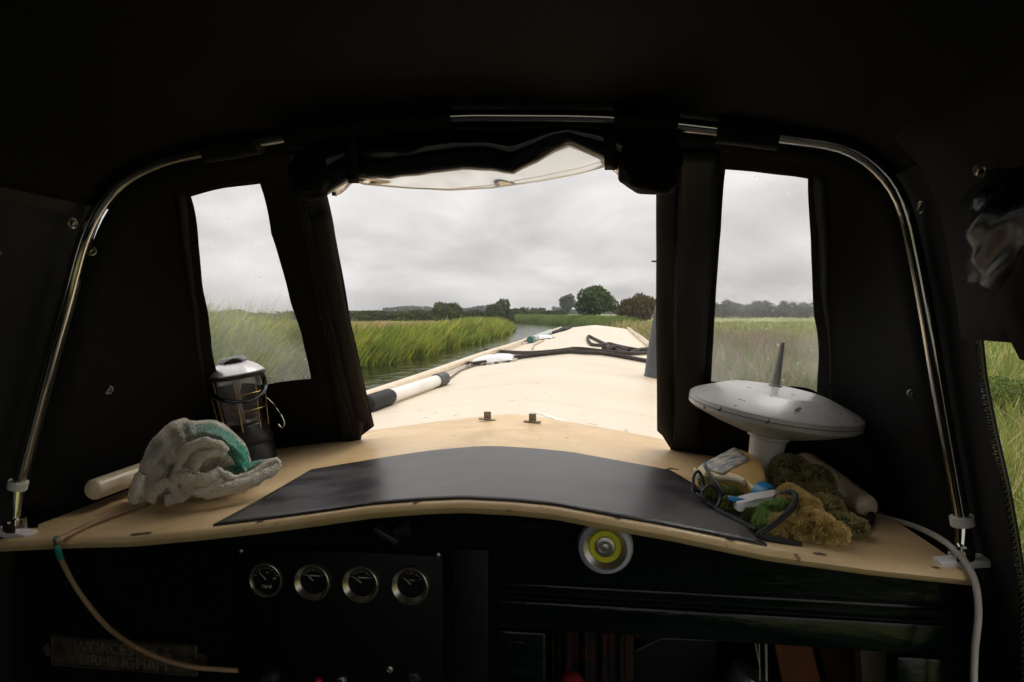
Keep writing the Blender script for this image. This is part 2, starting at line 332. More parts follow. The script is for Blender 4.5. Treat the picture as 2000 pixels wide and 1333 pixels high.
# reeds, left bank
n = 62000; y = gsamp(n, 5.5, 120); d = np.abs(rng.normal(0, 1, n))*.9+rng.random(n)*2.6*(rng.random(n) < .65)
x = cxl(y)-GW+.25+.35*np.sin(y*.9)*np.sin(y*.37+1)-d; cl = vnoise(x, y, .9, 3); cl2 = vnoise(x, y, .25, 9)
keep = (cl+rng.normal(0, .2, n) > -.42); x, y, d, cl, cl2 = x[keep], y[keep], d[keep], cl[keep], cl2[keep]; n = len(x)
tall = np.clip((18.5-y)/3, 0, 1)
h = (.98+.26*cl+.14*cl2+rng.normal(0, .17, n)+.22*(rng.random(n) < .05)+.62*tall)*np.clip(.62+d*.5, .62, 1.08)*(1-.0028*y)-np.maximum(gz(x, y), 0)*.9; h = np.maximum(h, .15)
lean = np.stack([.15+.18*rng.normal(0, 1, n)+.15*cl, .1*rng.normal(0, 1, n)], 1)*h[:,None]
bend = np.stack([.30+.25*rng.normal(0, 1, n), .2*rng.normal(0, 1, n)], 1)*h[:,None]*.8
col = mixc(.5+.9*cl+.25*rng.normal(0, 1, n), (.10, .19, .03), (.42, .46, .08))
yl = rng.random(n) < .10; col[yl] = (.56, .50, .10); br = rng.random(n) < .08; col[br] = (.17, .13, .06)
col *= (rng.uniform(.5, 1.45, n)*np.clip(1+.9*vnoise(x, y, 2.2, 31), .5, 1.5))[:,None]
o = blades('reed_bed', x, y, np.maximum(gz(x, y), -.1), h, .014+.0011*y*rng.uniform(.6, 1.2, n), lean, bend, col)
tag(o, 'dense green reeds leaning over the water along the left canal bank', 'reeds', kind='stuff')
# dry seed heads / tan meadow behind the reeds
n = 42000; y = gsamp(n, 9, 105); x = cxl(y)-GW-1.9-rng.random(n)**1.4*(6+y*.75)
cl = vnoise(x, y, .22, 5); h = np.clip(1.22-.0150*y, .16, 1)+(.14*cl+rng.normal(0, .07, n))*np.clip(1-y/110, .2, 1)
col = mixc(.55+1.2*cl+.3*rng.normal(0, 1, n), (.18, .19, .06), (.62, .45, .22)); pk = (rng.random(n) < .16) & (cl > -.1); col[pk] = (.58, .36, .28); h[pk] += .13
o = blades('meadow_grass', x, y, gz(x, y), h, .018+.0013*y, np.stack([.2*rng.normal(0, 1, n)+.08, .1*rng.normal(0, 1, n)], 1)*h[:,None], np.stack([.25*rng.normal(0, 1, n)+.1, .1*rng.normal(0, 1, n)], 1)*h[:,None], col, seg=2)
tag(o, 'tan dry meadow grass with pinkish seed heads behind the left reeds', 'grass', kind='stuff')
# far bend reeds and right bank reeds
n = 16000; y = rng.uniform(60, 128, n); x = cxl(y)+GW-.2+rng.random(n)*3
cl = vnoise(x, y, .2, 8); h = .95+.2*cl+rng.normal(0, .1, n)
col = mixc(.5+.8*cl+.25*rng.normal(0, 1, n), (.12, .19, .045), (.25, .32, .08))
o = blades('far_reeds', x, y, np.maximum(gz(x, y), 0), h, .10+0*y, np.stack([.1*rng.normal(0, 1, n), 0*x], 1)*h[:,None], np.stack([.2*rng.normal(0, 1, n)+.1, 0*x], 1), col, seg=2)
tag(o, 'bright green reeds closing off the canal where it bends left far ahead', 'reeds', kind='stuff')
n = 52000; y = gsamp(n, 1.6, 90)-.8; x = cxl(y)+GW-.1+rng.random(n)**1.3*(3.0+y*.45)
cl = vnoise(x, y, .5, 12); h = (.30+.12*cl+rng.normal(0, .06, n)); hi = (y > 22) & (x < cxl(y)+GW+1.6+.02*y); h[hi] += .45
col = mixc(.45+.9*cl+.3*rng.normal(0, 1, n), (.12, .18, .03), (.30, .32, .08)); tn = (hi & (rng.random(n) < .55)) | (rng.random(n) < .1); col[tn] = (.55, .43, .22)
h = np.maximum(h, .08)
o = blades('bank_grass', x, y, gz(x, y), h, .010+.0013*y, np.stack([.25*rng.normal(0, 1, n), .2*rng.normal(0, 1, n)], 1)*h[:,None], np.stack([.3*rng.normal(0, 1, n)+.1, .2*rng.normal(0, 1, n)], 1)*h[:,None], col, seg=2)
tag(o, 'rough green and straw coloured grass on the right hand bank', 'grass', kind='stuff')
n = 24000; y = rng.uniform(10, 34, n); x = 1.9+rng.random(n)*(2.6+y*.08)
cl = vnoise(x, y, .35, 21); ok = cl > -.25; x, y, cl = x[ok], y[ok], cl[ok]; n = len(x); h = .50+.40*cl+rng.normal(0, .14, n)
col = mixc(.5+rng.normal(0, .35, n), (.14, .19, .06), (.32, .30, .14)); pk = rng.random(n) < .07+.16*np.clip(cl, 0, 1); col[pk] = (.42, .24, .24); h[pk] += .12
o = blades('willowherb', x, y, gz(x, y), np.maximum(h, .1), .022+.0012*y, np.stack([.15*rng.normal(0, 1, n), .15*rng.normal(0, 1, n)], 1), np.stack([.15*rng.normal(0, 1, n), .15*rng.normal(0, 1, n)], 1), col, seg=2)
tag(o, 'tall brownish weeds with pink flower spikes on the right bank', 'wildflowers', kind='stuff')
# ------------------------------------------------------------------ trees, bushes, hedges
def leaves(name, cen, rad, n, size, c1, c2, parent, lobes=14, flat=.0, seed=1, up=False, gap=.0):
    r = np.random.default_rng(seed); rad = np.array(rad, float); cen = np.array(cen, float)
    u = r.normal(0, 1, (lobes, 3)); u /= np.linalg.norm(u, axis=1)[:,None]; u[:,2] = np.where(u[:,2] < -.45, -u[:,2], u[:,2])
    lc = u*r.uniform(.45, .78, (lobes, 1)); lr = r.uniform(.24, .42, lobes)
    ctr = np.vstack([lc, [[0, 0, 0]]]); rr = np.append(lr, .62)
    k = r.choice(lobes+1, n, p=np.append(np.ones(lobes)*.8/lobes, .2))
    dv = r.normal(0, 1, (n, 3)); dv /= np.linalg.norm(dv, axis=1)[:,None]
    P = ctr[k]+dv*rr[k][:,None]*(r.uniform(.55, 1, n)**.5)[:,None]*r.normal(1, .07, n)[:,None]
    nrm = dv+r.normal(0, .6, (n, 3)); nrm /= np.linalg.norm(nrm, axis=1)[:,None]
    t1 = np.cross(nrm, r.normal(0, 1, (n, 3))); t1 /= np.linalg.norm(t1, axis=1)[:,None]
    if up: t1 = t1*.5+np.array([0, 0, 1.]); t1 /= np.linalg.norm(t1, axis=1)[:,None]
    t2 = np.cross(nrm, t1); t2 /= np.maximum(1e-6, np.linalg.norm(t2, axis=1))[:,None]
    s = size*r.uniform(.6, 1.3, n)[:,None]; Pw = cen+P*rad
    V = np.stack([Pw-t1*s, Pw-t2*s*.5, Pw+t1*s, Pw+t2*s*.5], 1).reshape(-1, 3)
    tone = r.uniform(-.25, .25, lobes+1)[k]+r.normal(0, .3, n)+.5
    C = np.ones((n, 4, 4)); C[...,:3] = mixc(tone, c1, c2)[:,None,:]
    return raw(name, V, C.reshape(-1,4), np.arange(4*n), np.zeros(0, int), MAT['leaf'], parent, ORG[parent])
def tree(name, label, cat, px, dep, wpx, top, c1, c2, n=3500, kind='round', seed=1, base_clear=.14, group=None, lobes=16, asp=None):
    d = ray(px, 609); b = EYE+d/ (d@FW) * dep; x, yy = b[0], b[1]; z0 = float(gz(x, yy))
    H = (EZ + (609-top)/F*dep) - z0; W = wpx/F*dep
    t = thing(name, label, cat, (x, yy, z0), group=group)
    mb = MB(); th = H*base_clear; r0 = max(.06, H*.03)
    mb.tube([(x, yy, z0-.1), (x+.02*H, yy, z0+th), (x, yy+.02, z0+H*.55)], [r0, r0*.8, r0*.4], 8)
    for i in range(5):
        a = i*1.3+seed; mb.tube([(x, yy, z0+th*(.8+.2*i)), (x+math.cos(a)*W*.2, yy+math.sin(a)*W*.2, z0+H*.5), (x+math.cos(a)*W*.36, yy+math.sin(a)*W*.36, z0+H*.72)], [r0*.6, r0*.35, r0*.12], 6)
    obj('trunk', mb, MAT['bark'], t)
    lo = z0+H*base_clear*.7; hc = (z0+H-lo)
    leaves('crown', (x, yy, lo+hc*.5), (W*.52, W*.52, hc*.53), n, dep/F*3.4 if kind != 'fine' else dep/F*3, c1, c2, t, seed=seed, lobes=lobes, up=(kind == 'fine'))
    return t
tree('round_tree', 'large dark green round tree standing above the bow on the right bank', 'tree', 1160, 80, 84, 559, (.025, .055, .012), (.11, .17, .03), 9000, seed=4, base_clear=.12, lobes=26)
tree('hawthorn', 'brownish olive spreading hawthorn right of the round dark tree', 'tree', 1250, 62, 84, 577, (.05, .045, .018), (.19, .13, .055), 7000, 'fine', seed=5, base_clear=.04, lobes=22)
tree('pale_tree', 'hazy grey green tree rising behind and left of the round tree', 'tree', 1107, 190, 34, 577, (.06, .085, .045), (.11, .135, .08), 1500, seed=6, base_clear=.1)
tree('willow_bush', 'wide domed olive willow bush at the left hedge end', 'bush', 880, 88, 78, 590, (.045, .06, .02), (.14, .155, .05), 5000, 'fine', seed=7, base_clear=.03, lobes=20)
tree('willow_bush', 'upright ragged willow bush above the far reeds, mid canal', 'bush', 975, 92, 62, 586, (.04, .06, .022), (.13, .155, .06), 4500, 'fine', seed=8, base_clear=.03, lobes=16)
far = [(928, 230, 16, 604, 'small far tree just left of the upright willow bush'), (1008, 240, 16, 602, 'far tree just right of the upright willow bush'), (1024, 260, 20, 600, 'widest grey green tree of the far row right of the willow'), (1042, 250, 15, 601, 'dark far tree in the middle of the distant row'), (1057, 240, 17, 602, 'last tree of the distant row before the bright bush'),
       (775, 230, 15, 607, 'lone far tree left of the distant hill wood'), (1205, 200, 26, 600, 'pale far tree between the round tree and the hawthorn'), (938, 235, 18, 606, 'low far tree touching the left of the willow bush')]
for i, (a, b, c, d_, l_) in enumerate(far):
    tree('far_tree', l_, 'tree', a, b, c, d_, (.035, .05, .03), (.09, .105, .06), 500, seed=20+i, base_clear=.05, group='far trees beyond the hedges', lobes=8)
tree('low_bush', 'bright green rounded bush at the right end of the far hedge', 'bush', 1090, 110, 34, 606, (.03, .05, .012), (.08, .11, .03), 1800, seed=31, base_clear=.03, group='bushes by the far bend')
tree('low_bush', 'dark low bush just left of the hazy tree', 'bush', 1068, 112, 26, 608, (.025, .04, .012), (.07, .09, .025), 1500, seed=32, base_clear=.03, group='bushes by the far bend')
def hedge(name, label, pxa, pxb, dep, top, c1, c2, n, seed, dz=.5, thick=1.2, kind=None, cat='hedge', lump=1.0):
    r = np.random.default_rng(seed); px = r.uniform(pxa, pxb, n)
    X0 = np.array([(EYE+ray(p, 609)/(ray(p, 609)@FW)*dep) for p in (pxa, pxb)])
    tt = (px-pxa)/(pxb-pxa); x = X0[0,0]+tt*(X0[1,0]-X0[0,0]); yy = X0[0,1]+tt*(X0[1,1]-X0[0,1])
    z0 = gz(x, yy); H = EZ+(609-top)/F*dep-z0 + dz*vnoise(tt*abs(pxb-pxa)/60*lump, tt*0, 1.3, seed)
    f = r.random(n)**.6; dd = r.normal(0, thick*.4, n); z = z0+H*f*np.sqrt(np.clip(1-(dd/thick/1.3)**2, .3, 1))
    yy = yy+dd; P = np.stack([x+r.normal(0, .2, n), yy, z], 1)
    s = dep/F*3.0*r.uniform(.6, 1.4, n)[:,None]
    t1 = r.normal(0, 1, (n, 3)); t1 /= np.linalg.norm(t1, axis=1)[:,None]; t2 = np.cross(t1, r.normal(0, 1, (n, 3))); t2 /= np.linalg.norm(t2, axis=1)[:,None]
    V = np.stack([P-t1*s, P-t2*s*.6, P+t1*s, P+t2*s*.6], 1).reshape(-1, 3)
    C = np.ones((n, 4, 4)); C[...,:3] = mixc(.5+r.normal(0, .35, n)+.5*vnoise(x, z*2, .3, seed), c1, c2)[:,None,:]
    o = raw(name, V, C.reshape(-1,4), np.arange(4*n), np.zeros(0, int), MAT['leaf'], None, (X0[:,0].mean(), X0[:,1].mean(), float(z0.mean())))
    return tag(o, label, cat, kind=kind)
HC1, HC2 = (.04, .065, .016), (.14, .175, .045)
hedge('hedgerow', 'long dark trimmed hedge running behind the tan meadow on the left', 560, 860, 95, 608, HC1, HC2, 19000, 41, .30)
hedge('hedgerow', 'short stretch of hedge between the two willow bushes', 895, 1000, 104, 610, (.035, .05, .014), (.09, .105, .03), 4000, 42, .4)
hedge('hedgerow', 'low hedge right of the upright willow bush above far reeds', 985, 1085, 118, 607, HC1, HC2, 4500, 43, .6)
hedge('hedgerow', 'hedge seen through the left vinyl window beyond the reeds', 330, 556, 100, 608, HC1, HC2, 5000, 44, .6)
hedge('hedgerow', 'dark hedgerow with bushes seen through the right vinyl window', 1290, 1720, 150, 592, (.05, .065, .03), (.13, .145, .065), 17000, 45, 1.3, 2.5, lump=3)
hedge('hedgerow', 'field hedge beyond the rolled side curtain at far right', 1725, 2300, 160, 600, HC1, HC2, 8000, 46, 1.5, 2)
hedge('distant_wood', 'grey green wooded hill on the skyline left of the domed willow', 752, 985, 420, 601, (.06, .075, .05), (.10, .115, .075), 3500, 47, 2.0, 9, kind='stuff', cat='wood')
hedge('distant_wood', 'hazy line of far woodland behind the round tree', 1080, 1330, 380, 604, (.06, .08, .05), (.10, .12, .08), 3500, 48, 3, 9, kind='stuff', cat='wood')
for px, top, l_ in ((742, 599, 'leftmost of the thin far poles above the left hedge'), (772, 604, 'thin pole beside the lone far tree'), (826, 598, 'thin pole in front of the wooded hill'), (1006, 600, 'thin pale pole right of the upright willow bush')):
    b = EYE+ray(px, 609)/(ray(px, 609)@FW)*200; mb = MB(); H = EZ+(609-top)/F*200
    mb.tube([(b[0], b[1], 0.3), (b[0], b[1], H)], [.13, .07], 8); mb.box((b[0], b[1], H-.4), (1.0, .08, .08))
    tag(obj('utility_pole', mb, mat('pole_grey', (.5, .5, .48), rough=.8)), l_, 'pole', 'thin poles on the horizon')
b = EYE+ray(1505, 609)/(ray(1505, 609)@FW)*210
t = thing('barn', 'pale low farm building among the bushes seen through the right window', 'barn', (b[0], b[1], .3))
mb = MB(); mb.box((b[0], b[1], 1.5), (7, 5, 2.4)); obj('wall', mb, mat('barn_wall', (.42, .40, .38), rough=.8), t, False)
mb = MB(); x, yy = b[0], b[1]; mb.add([(x-3.8, yy-2.9, 2.6), (x+3.8, yy-2.9, 2.6), (x+3.8, yy+2.9, 2.6), (x-3.8, yy+2.9, 2.6), (x-3.8, yy, 3.9), (x+3.8, yy, 3.9)], [(0, 1, 5, 4), (2, 3, 4, 5), (0, 4, 3), (1, 2, 5), (3, 2, 1, 0)]); obj('roof', mb, mat('barn_roof', (.5, .5, .52), rough=.7), t, False)
#@BOAT
# =================================================================== THE BOAT
XC, HW = -.295, .865
NPX = [-1.16, -1.026, -.878, -.734, -.605, -.507, -.413, -.32, -.247, -.158, -.088, -.002, .099, .262, .419, .573]
NPD = [.449, .437, .426, .407, .387, .370, .353, .342, .336, .337, .341, .354, .368, .395, .410, .419]
def gab(x): return .336+.105*(abs(x-XC)/HW)**1.2
def sst(t): t = min(1, max(0, t)); return t*t*(3-2*t)
def roof_z(x, y):
    t = sst((y-1.14)/.9); return EZ-(np.interp(x, NPX, NPD)*(1-t)+gab(x)*t)
def hatch_y(x): return 2.15-.30*abs(x-XC)**1.3
def hatch_z(x, y): return roof_z(x, y)+.010
def on_roof(px, py, lift=0, f=roof_z):
    d = ray(px, py); a, b = .5, 30
    for _ in range(50):
        m_ = (a+b)/2; p = EYE+d*m_
        if p[2] > f(p[0], p[1])+lift: a = m_
        else: b = m_
    return EYE+d*a
boat = thing('narrowboat', 'long cream roofed dark green narrowboat heading down the canal', 'narrowboat', (XC, 1.2, 0))
def P(name, mb, m, parent=None, **k): return obj(name, mb, MAT[m] if isinstance(m, str) else m, parent or boat, **k)
# roof
mb = MB(); ys = np.concatenate([np.linspace(1.85, 3, 12), np.linspace(3.4, 17.6, 30)]); nx = 60
xs = XC+HW*np.linspace(-1, 1, nx+1)
V = [(x, y, roof_z(x, y)-.003) for y in ys for x in xs]
mb.add(V, [(j*(nx+1)+i, j*(nx+1)+i+1, (j+1)*(nx+1)+i+1, (j+1)*(nx+1)+i) for j in range(len(ys)-1) for i in range(nx)])
mb.add([(x, 17.6, roof_z(x, 17.6)-.003-dz) for dz in (0, .05) for x in xs], [(i+1, i, nx+1+i, nx+2+i) for i in range(nx)])
P('roof', mb, 'roof')
for s in (-1, 1):                               # rounded gutter edge of the roof
    xe = XC+s*(HW+.004); mb = MB(); mb.tube([(xe-s*.008, 1.30, roof_z(xe, 1.30)-.012)]+[(xe, y, roof_z(xe, 2.1)-.013) for y in (2.1, 6, 12, 17.6)], [(.008, .008)]+[(.012, .012)]*4, 10); P('gutter_edge', mb, 'rail_paint')
# hatch: slab with a rolled near edge
mb = MB(); nv = 26; nx = 90; xs = XC+HW*np.linspace(-1, 1, nx+1); V = []
for x in xs:
    y1 = hatch_y(x)
    V.append((x, 1.158, hatch_z(x, 1.14)-.026)); V.append((x, 1.142, hatch_z(x, 1.14)-.020)); V.append((x, 1.136, hatch_z(x, 1.14)-.010)); V.append((x, 1.141, hatch_z(x, 1.14)-.003))
    for j in range(nv+1):
        y = 1.15+(y1-1.15)*j/nv; V.append((x, y, hatch_z(x, y)))
    V.append((x, y1+.004, hatch_z(x, y1)-.002)); V.append((x, y1+.006, hatch_z(x, y1)-.013))
k = nv+7; mb.add(V, [(i*k+j, (i+1)*k+j, (i+1)*k+j+1, i*k+j+1) for i in range(nx) for j in range(k-1)])
mb.add([(x, y, EZ-np.interp(x, NPX, NPD)*1-.016) for x in xs for y in (1.158, 1.23)], [(i*2, i*2+1, i*2+3, i*2+2) for i in range(nx)])
P('hatch', mb, 'hatch')
for cx_, w_ in ((-.865, .022), (-.845, .012), (-.33, .010), (.02, .008), (.205, .010), (.345, .014), (.52, .010), (-.62, .008)):
    mb = MB(); r_ = np.random.default_rng(int(abs(cx_)*1000)); V = [(cx_, 1.150, 0)]
    for k_ in range(9): a_ = k_/9*6.283; V.append((cx_+w_*math.cos(a_)*r_.uniform(.5, 1), 1.150+.006*math.sin(a_)*r_.uniform(.4, 1), 0))
    V = [(x, max(y, 1.1445), hatch_z(x, max(y, 1.15))+.0008) for x, y, z in V]; mb.add(V, [(0, k_+1, (k_+1) % 9+1) for k_ in range(9)]); P('paint_chip', mb, 'bark')
# scuff of white paint on the roof
a = on_roof(1046, 803); b = on_roof(1140, 836)
mb = MB(); pts = [a+(b-a)*t for t in np.linspace(0, 1, 12)]; dv = np.cross(b-a, [0, 0, 1]); dv /= np.linalg.norm(dv)
V = []
for i, p_ in enumerate(pts):
    wdd = .010+.012*i/11
    for s in (-1, 1): q = p_+dv*wdd*s*(1+.3*math.sin(i*2.1*s)); V.append((q[0], q[1], roof_z(q[0], q[1])-.0018))
mb.add(V, [(2*i, 2*i+1, 2*i+3, 2*i+2) for i in range(11)]); P('paint_scuff', mb, mat('scuff_white', (.86, .82, .76), (.82, .72, .6), rough=.5, scale=60))
# hand rails with stanchions
for s, x, y0 in ((-1, -1.107, 1.331), (1, .516, 1.429)):
    mb = MB(); z = EZ-.388; mb.tube([(x, y0-.004, z), (x, y0, z), (x, y0+.006, z)]+[(x, yy, z+.004*math.sin(yy*1.3)-.005*0) for yy in np.linspace(y0+.3, 16.8, 26)], [.008, .0195, .023]+[.024]*26, 20)
    r = P('handrail', mb, 'rail_paint')
    for yy in (1.75, 4.35, 7.1, 9.0, 11.6, 14.2, 16.7):
        mb = MB(); zb = roof_z(x, yy); mb.tube([(x, yy, zb-.02), (x, yy, z)], .009, 8); mb.tube([(x, yy, zb-.004), (x, yy, zb+.006)], .02, 10)
        P('stanchion', mb, 'rail_paint', r)
# cabin sides, hull
for s in (-1, 1):
    mb = MB(); x1 = XC+s*(HW-.01); x0 = XC+s*(HW+.10); zt = EZ-.455; zb = .62
    y0, y1 = 1.235, 17.58
    mb.hexa([(x1, y0, zt), (x1-s*.03, y0, zt), (x0-s*.03, y0, zb), (x0, y0, zb)][::s], [(x1, y1, zt), (x1-s*.03, y1, zt), (x0-s*.03, y1, zb), (x0, y1, zb)][::s]); P('cabin_side', mb, 'green_paint', smooth=False)
mb = MB(); mb.box((XC, 17.57, 1.0), (2*HW-.05, .03, .56)); P('front_bulkhead', mb, 'green_paint', smooth=False)
mb = MB(); st = [(-2.2, .9), (-1.6, 1.06), (0, 1.07), (8, 1.07), (16.5, 1.07), (18.4, .9), (19.6, .5), (20.3, .05)]; V = []
for y, hw in st:
    zt = .62+max(0, y-17)*.09
    V += [(XC-hw, y, zt), (XC-hw*.97, y, -.5), (XC+hw*.97, y, -.5), (XC+hw, y, zt)]
Fc = [(i*4+j, i*4+j+1, i*4+j+5, i*4+j+4) for i in range(len(st)-1) for j in range(3)]+[(0, 3, 2, 1)]
mb.add(V, Fc); P('hull', mb, 'black_paint')
mb = MB(); mb.box((XC, -.4, .2), (2.04, 3.2, .04)); P('stern_deck', mb, mat('deck_grey', (.03, .03, .03), (.05, .05, .045), rough=.8), smooth=False)
mb = MB()
for s in (-1, 1): mb.box((XC+s*1.0, 9.4, .6), (.14, 16.3, .03))
P('side_deck', mb, 'black_paint', smooth=False)
mb = MB(); V = [(XC-1.0, 17.6, .6), (XC+1.0, 17.6, .6), (XC+.85, 18.5, .66), (XC+.03, 20.2, .8), (XC-.03, 20.2, .8), (XC-.85, 18.5, .66)]; mb.add(V, [(0, 1, 2, 3, 4, 5)]); P('bow_deck', mb, 'black_paint', smooth=False)
# ---------------------------------------------------------------- bulkhead under the hatch
def cdt(outer, holes, sp, fn, thick=0, jitter=False):
    """triangulate a 2D outline with interior points, drop holes, map to 3D"""
    def inside(poly, pts):
        x, y = pts[:,0], pts[:,1]; r = np.zeros(len(pts), bool); n = len(poly)
        for i in range(n):
            x1, y1 = poly[i]; x2, y2 = poly[(i+1) % n]
            c = ((y1 > y) != (y2 > y)) & (x < (x2-x1)*(y-y1)/((y2-y1) if y2 != y1 else 1e-12)+x1); r ^= c
        return r
    def dens(poly):
        q = []; n = len(poly)
        for i in range(n):
            a, b = np.array(poly[i], float), np.array(poly[(i+1) % n], float); k = max(1, int(np.linalg.norm(b-a)/sp))
            q += [tuple(a+(b-a)*j/k) for j in range(k)]
        return q
    outer = dens(outer); holes = [dens(h) for h in holes]
    V = []; E = []
    for L_ in [outer]+holes:
        b = len(V); V += L_; E += [(b+i, b+(i+1) % len(L_)) for i in range(len(L_))]
    oa = np.array(outer); gx = np.arange(oa[:,0].min(), oa[:,0].max(), sp); gy = np.arange(oa[:,1].min(), oa[:,1].max(), sp)
    G = np.array([(a, b) for a in gx for b in gy]); k = inside(outer, G)
    for h in holes: k &= ~inside(h, G)
    V += [tuple(p) for p in G[k]]
    r = delaunay_2d_cdt([Vector(p) for p in V], E, [], 0, sp*1e-3)
    vv = np.array([tuple(p) for p in r[0]]); ff = [tuple(f) for f in r[2]]
    cen = np.array([vv[list(f)].mean(0) for f in ff]); k = inside(outer, cen)
    for h in holes: k &= ~inside(h, cen)
    ff = [f for f, kk in zip(ff, k) if kk]; used = sorted({i for f in ff for i in f}); mp = {i: j for j, i in enumerate(used)}
    m = MB(); m.add([fn(*vv[i]) for i in used], [tuple(mp[i] for i in f) for f in ff]); return m
YB = 1.20
def xz(px, py, y=YB): p = at_y(px, py, y); return (p[0], p[2])
hole = [xz(1068, 1222), xz(1742, 1246), xz(1742, 1500), xz(1068, 1480)]
xs = np.linspace(XC-HW+.005, XC+HW+.045, 50)
outer = [(x, EZ-np.interp(x, NPX, NPD)-.012) for x in xs[::-1]]+[(xs[0], .22), (xs[-1], .22)]
hy = [(hole[0][0], hole[0][1]), (hole[1][0], hole[0][1]), (hole[1][0], hole[2][1]), (hole[0][0], hole[2][1])]
P('bulkhead', cdt(outer, [hy], .06, lambda x, z: (x, YB, z)), 'green_paint', smooth=False, mods=[('SOLIDIFY', dict(thickness=.02, offset=-1))])
HX0, HX1, HZ = hy[0][0], hy[1][0], hy[0][1]
mb = MB(); xl = xz(972, 1200)[0]; xr = xz(1850, 1200)[0]; zt = HZ+.052
mb.box(((xl+xr)/2, YB-.012, (zt+HZ)/2), (xr-xl, .022, zt-HZ), bev=.006)
fr = P('door_frame', mb, 'green_paint')
mb = MB(); mb.box(((xl+HX0)/2, YB-.011, HZ/2+.1), (HX0-xl, .020, HZ-.21), bev=.005); P('door_stile', mb, 'green_paint')
mb = MB(); mb.box(((xr+HX1)/2, YB-.011, HZ/2+.1), (xr-HX1, .020, HZ-.21), bev=.008); P('door_stile', mb, 'green_paint')
mb = MB(); mb.box(((xl+xr)/2, YB-.006, zt+.022), (xr-xl-.002, .012, .010), bev=.004); P('door_moulding', mb, 'green_paint')
mb = MB(); xa = xz(880, 1200)[0]; mb.box(((xl+xa)/2-.004, YB-.008, .75), (xl-xa-.02, .016, 1.05), bev=.004); P('door_post', mb, 'black_paint')
# dark strip the instrument panel is screwed on
# cabin interior seen through the doorway
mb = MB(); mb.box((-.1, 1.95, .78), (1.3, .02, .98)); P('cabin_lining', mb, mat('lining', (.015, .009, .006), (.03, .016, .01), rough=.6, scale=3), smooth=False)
# folded latch under the edge
mb = MB(); p = at_y(755, 1045, 1.16); mb.box(p, (.05, .02, .012), Matrix.Rotation(.5, 3, 'Y'), .003); mb.tube([at_y(770, 1040, 1.15), at_y(798, 1034, 1.15)], [.007, .012], 10); P('hatch_latch', mb, 'black_plastic')
for px, py in ((952, 822), (1040, 826)):
    p = on_roof(px, py-1, .012); mb = MB(); mb.box((p[0], p[1], p[2]+.002), (.052, .02, .004), Matrix.Rotation(.08 if px < 1000 else .02, 3, 'Y'), .001); mb.box((p[0], p[1]+.002, p[2]+.014), (.022, .006, .024), None, .0025); mb.tube([(p[0], p[1]-.006, p[2]+.004), (p[0], p[1]-.006, p[2]+.008)], .005, 8)
    tag(P('hatch_clip', mb, mat('clip_metal', (.2, .17, .13), (.32, .27, .2), rough=.5, metal=.8, scale=80)))
# =================================================================== CANOPY
hood = thing('pram_hood', 'black canvas pram hood on a shiny steel hoop over the stern', 'canopy', (XC, 1.0, EZ-.45))
HP = [(-1.165, -.43), (-1.16, -.384), (-1.081, -.131), (-1.03, .02), (-.984, .152), (-.922, .234), (-.841, .275), (-.747, .296), (-.584, .317), (-.447, .333), (-.277, .341), (-.167, .338), (.011, .328), (.182, .303), (.289, .287), (.378, .269), (.435, .230), (.471, .175), (.493, .092), (.515, -.02), (.537, -.143), (.581, -.38), (.588, -.43)]
def catmull(Pn, k):
    Pn = np.array(Pn, float); o_ = []
    for i in range(len(Pn)-1):
        p0, p1, p2, p3 = Pn[max(i-1, 0)], Pn[i], Pn[i+1], Pn[min(i+2, len(Pn)-1)]
        for t in np.arange(k)/k: o_.append(.5*((2*p1)+(p2-p0)*t+(2*p0-5*p1+4*p2-p3)*t*t+(3*p1-p0-3*p2+p3)*t**3))
    o_.append(Pn[-1]); return np.array(o_)
HC = catmull(HP, 8)
for _ in range(2): HC[1:-1] = .25*HC[:-2]+.5*HC[1:-1]+.25*HC[2:]
HL = np.concatenate([[0], np.cumsum(np.linalg.norm(np.diff(HC, axis=0), axis=1))])
def hoop(s, off=0):
    x = np.interp(s, HL, HC[:,0]); z = np.interp(s, HL, HC[:,1]); e = .02
    tx = np.interp(s+e, HL, HC[:,0])-np.interp(s-e, HL, HC[:,0]); tz = np.interp(s+e, HL, HC[:,1])-np.interp(s-e, HL, HC[:,1])
    l = math.hypot(tx, tz); return x-tz/l*off, z+tx/l*off
SM = HL[-1]; YF = 1.215; YA = 1.90
def panel(s, f, lift=0):
    x, z = hoop(s, .004); bx = min(XC+HW-.0, max(XC-HW+.0, x)); 
    bz = roof_z(bx, YA)-EZ+.004
    wob = .006*noise.noise((s*5, f*4, 1.7))+.003*noise.noise((s*16, f*9, 4))
    return np.array([x+(bx-x)*f, YF+(YA-YF)*(f if f <= 0 else f**.62)+(wob*2 if 0 < f < 1 else 0)-lift, EZ+z+(bz-z)*f])
GS = np.linspace(0, SM, 260); GF = np.linspace(0, 1.1, 110)
PG = np.array([[proj(panel(s, f)) for f in GF] for s in GS])
def inv(px, py):
    d = np.hypot(PG[...,0]-px, PG[...,1]-py); i, j = np.unravel_index(d.argmin(), d.shape); s, f = GS[i], GF[j]
    for _ in range(12):
        q = proj(panel(s, f)); e = .002; a = (proj(panel(s+e, f))-q)/e; b = (proj(panel(s, f+e))-q)/e
        J = np.array([a, b]).T; r = np.array([px, py])-q
        try: dd = np.linalg.solve(J, r)
        except Exception: break
        s += float(np.clip(dd[0], -.05, .05)); f += float(np.clip(dd[1], -.05, .05))
    return (s, f)
WL = [inv(*p) for p in ((373, 383), (440, 366), (508, 358), (530, 455), (568, 590), (608, 740), (520, 752), (425, 757), (412, 660), (392, 520))]
WR = [inv(*p) for p in ((1417, 330), (1500, 338), (1578, 348), (1584, 470), (1591, 620), (1597, 767), (1500, 757), (1389, 745), (1397, 600), (1408, 450))]
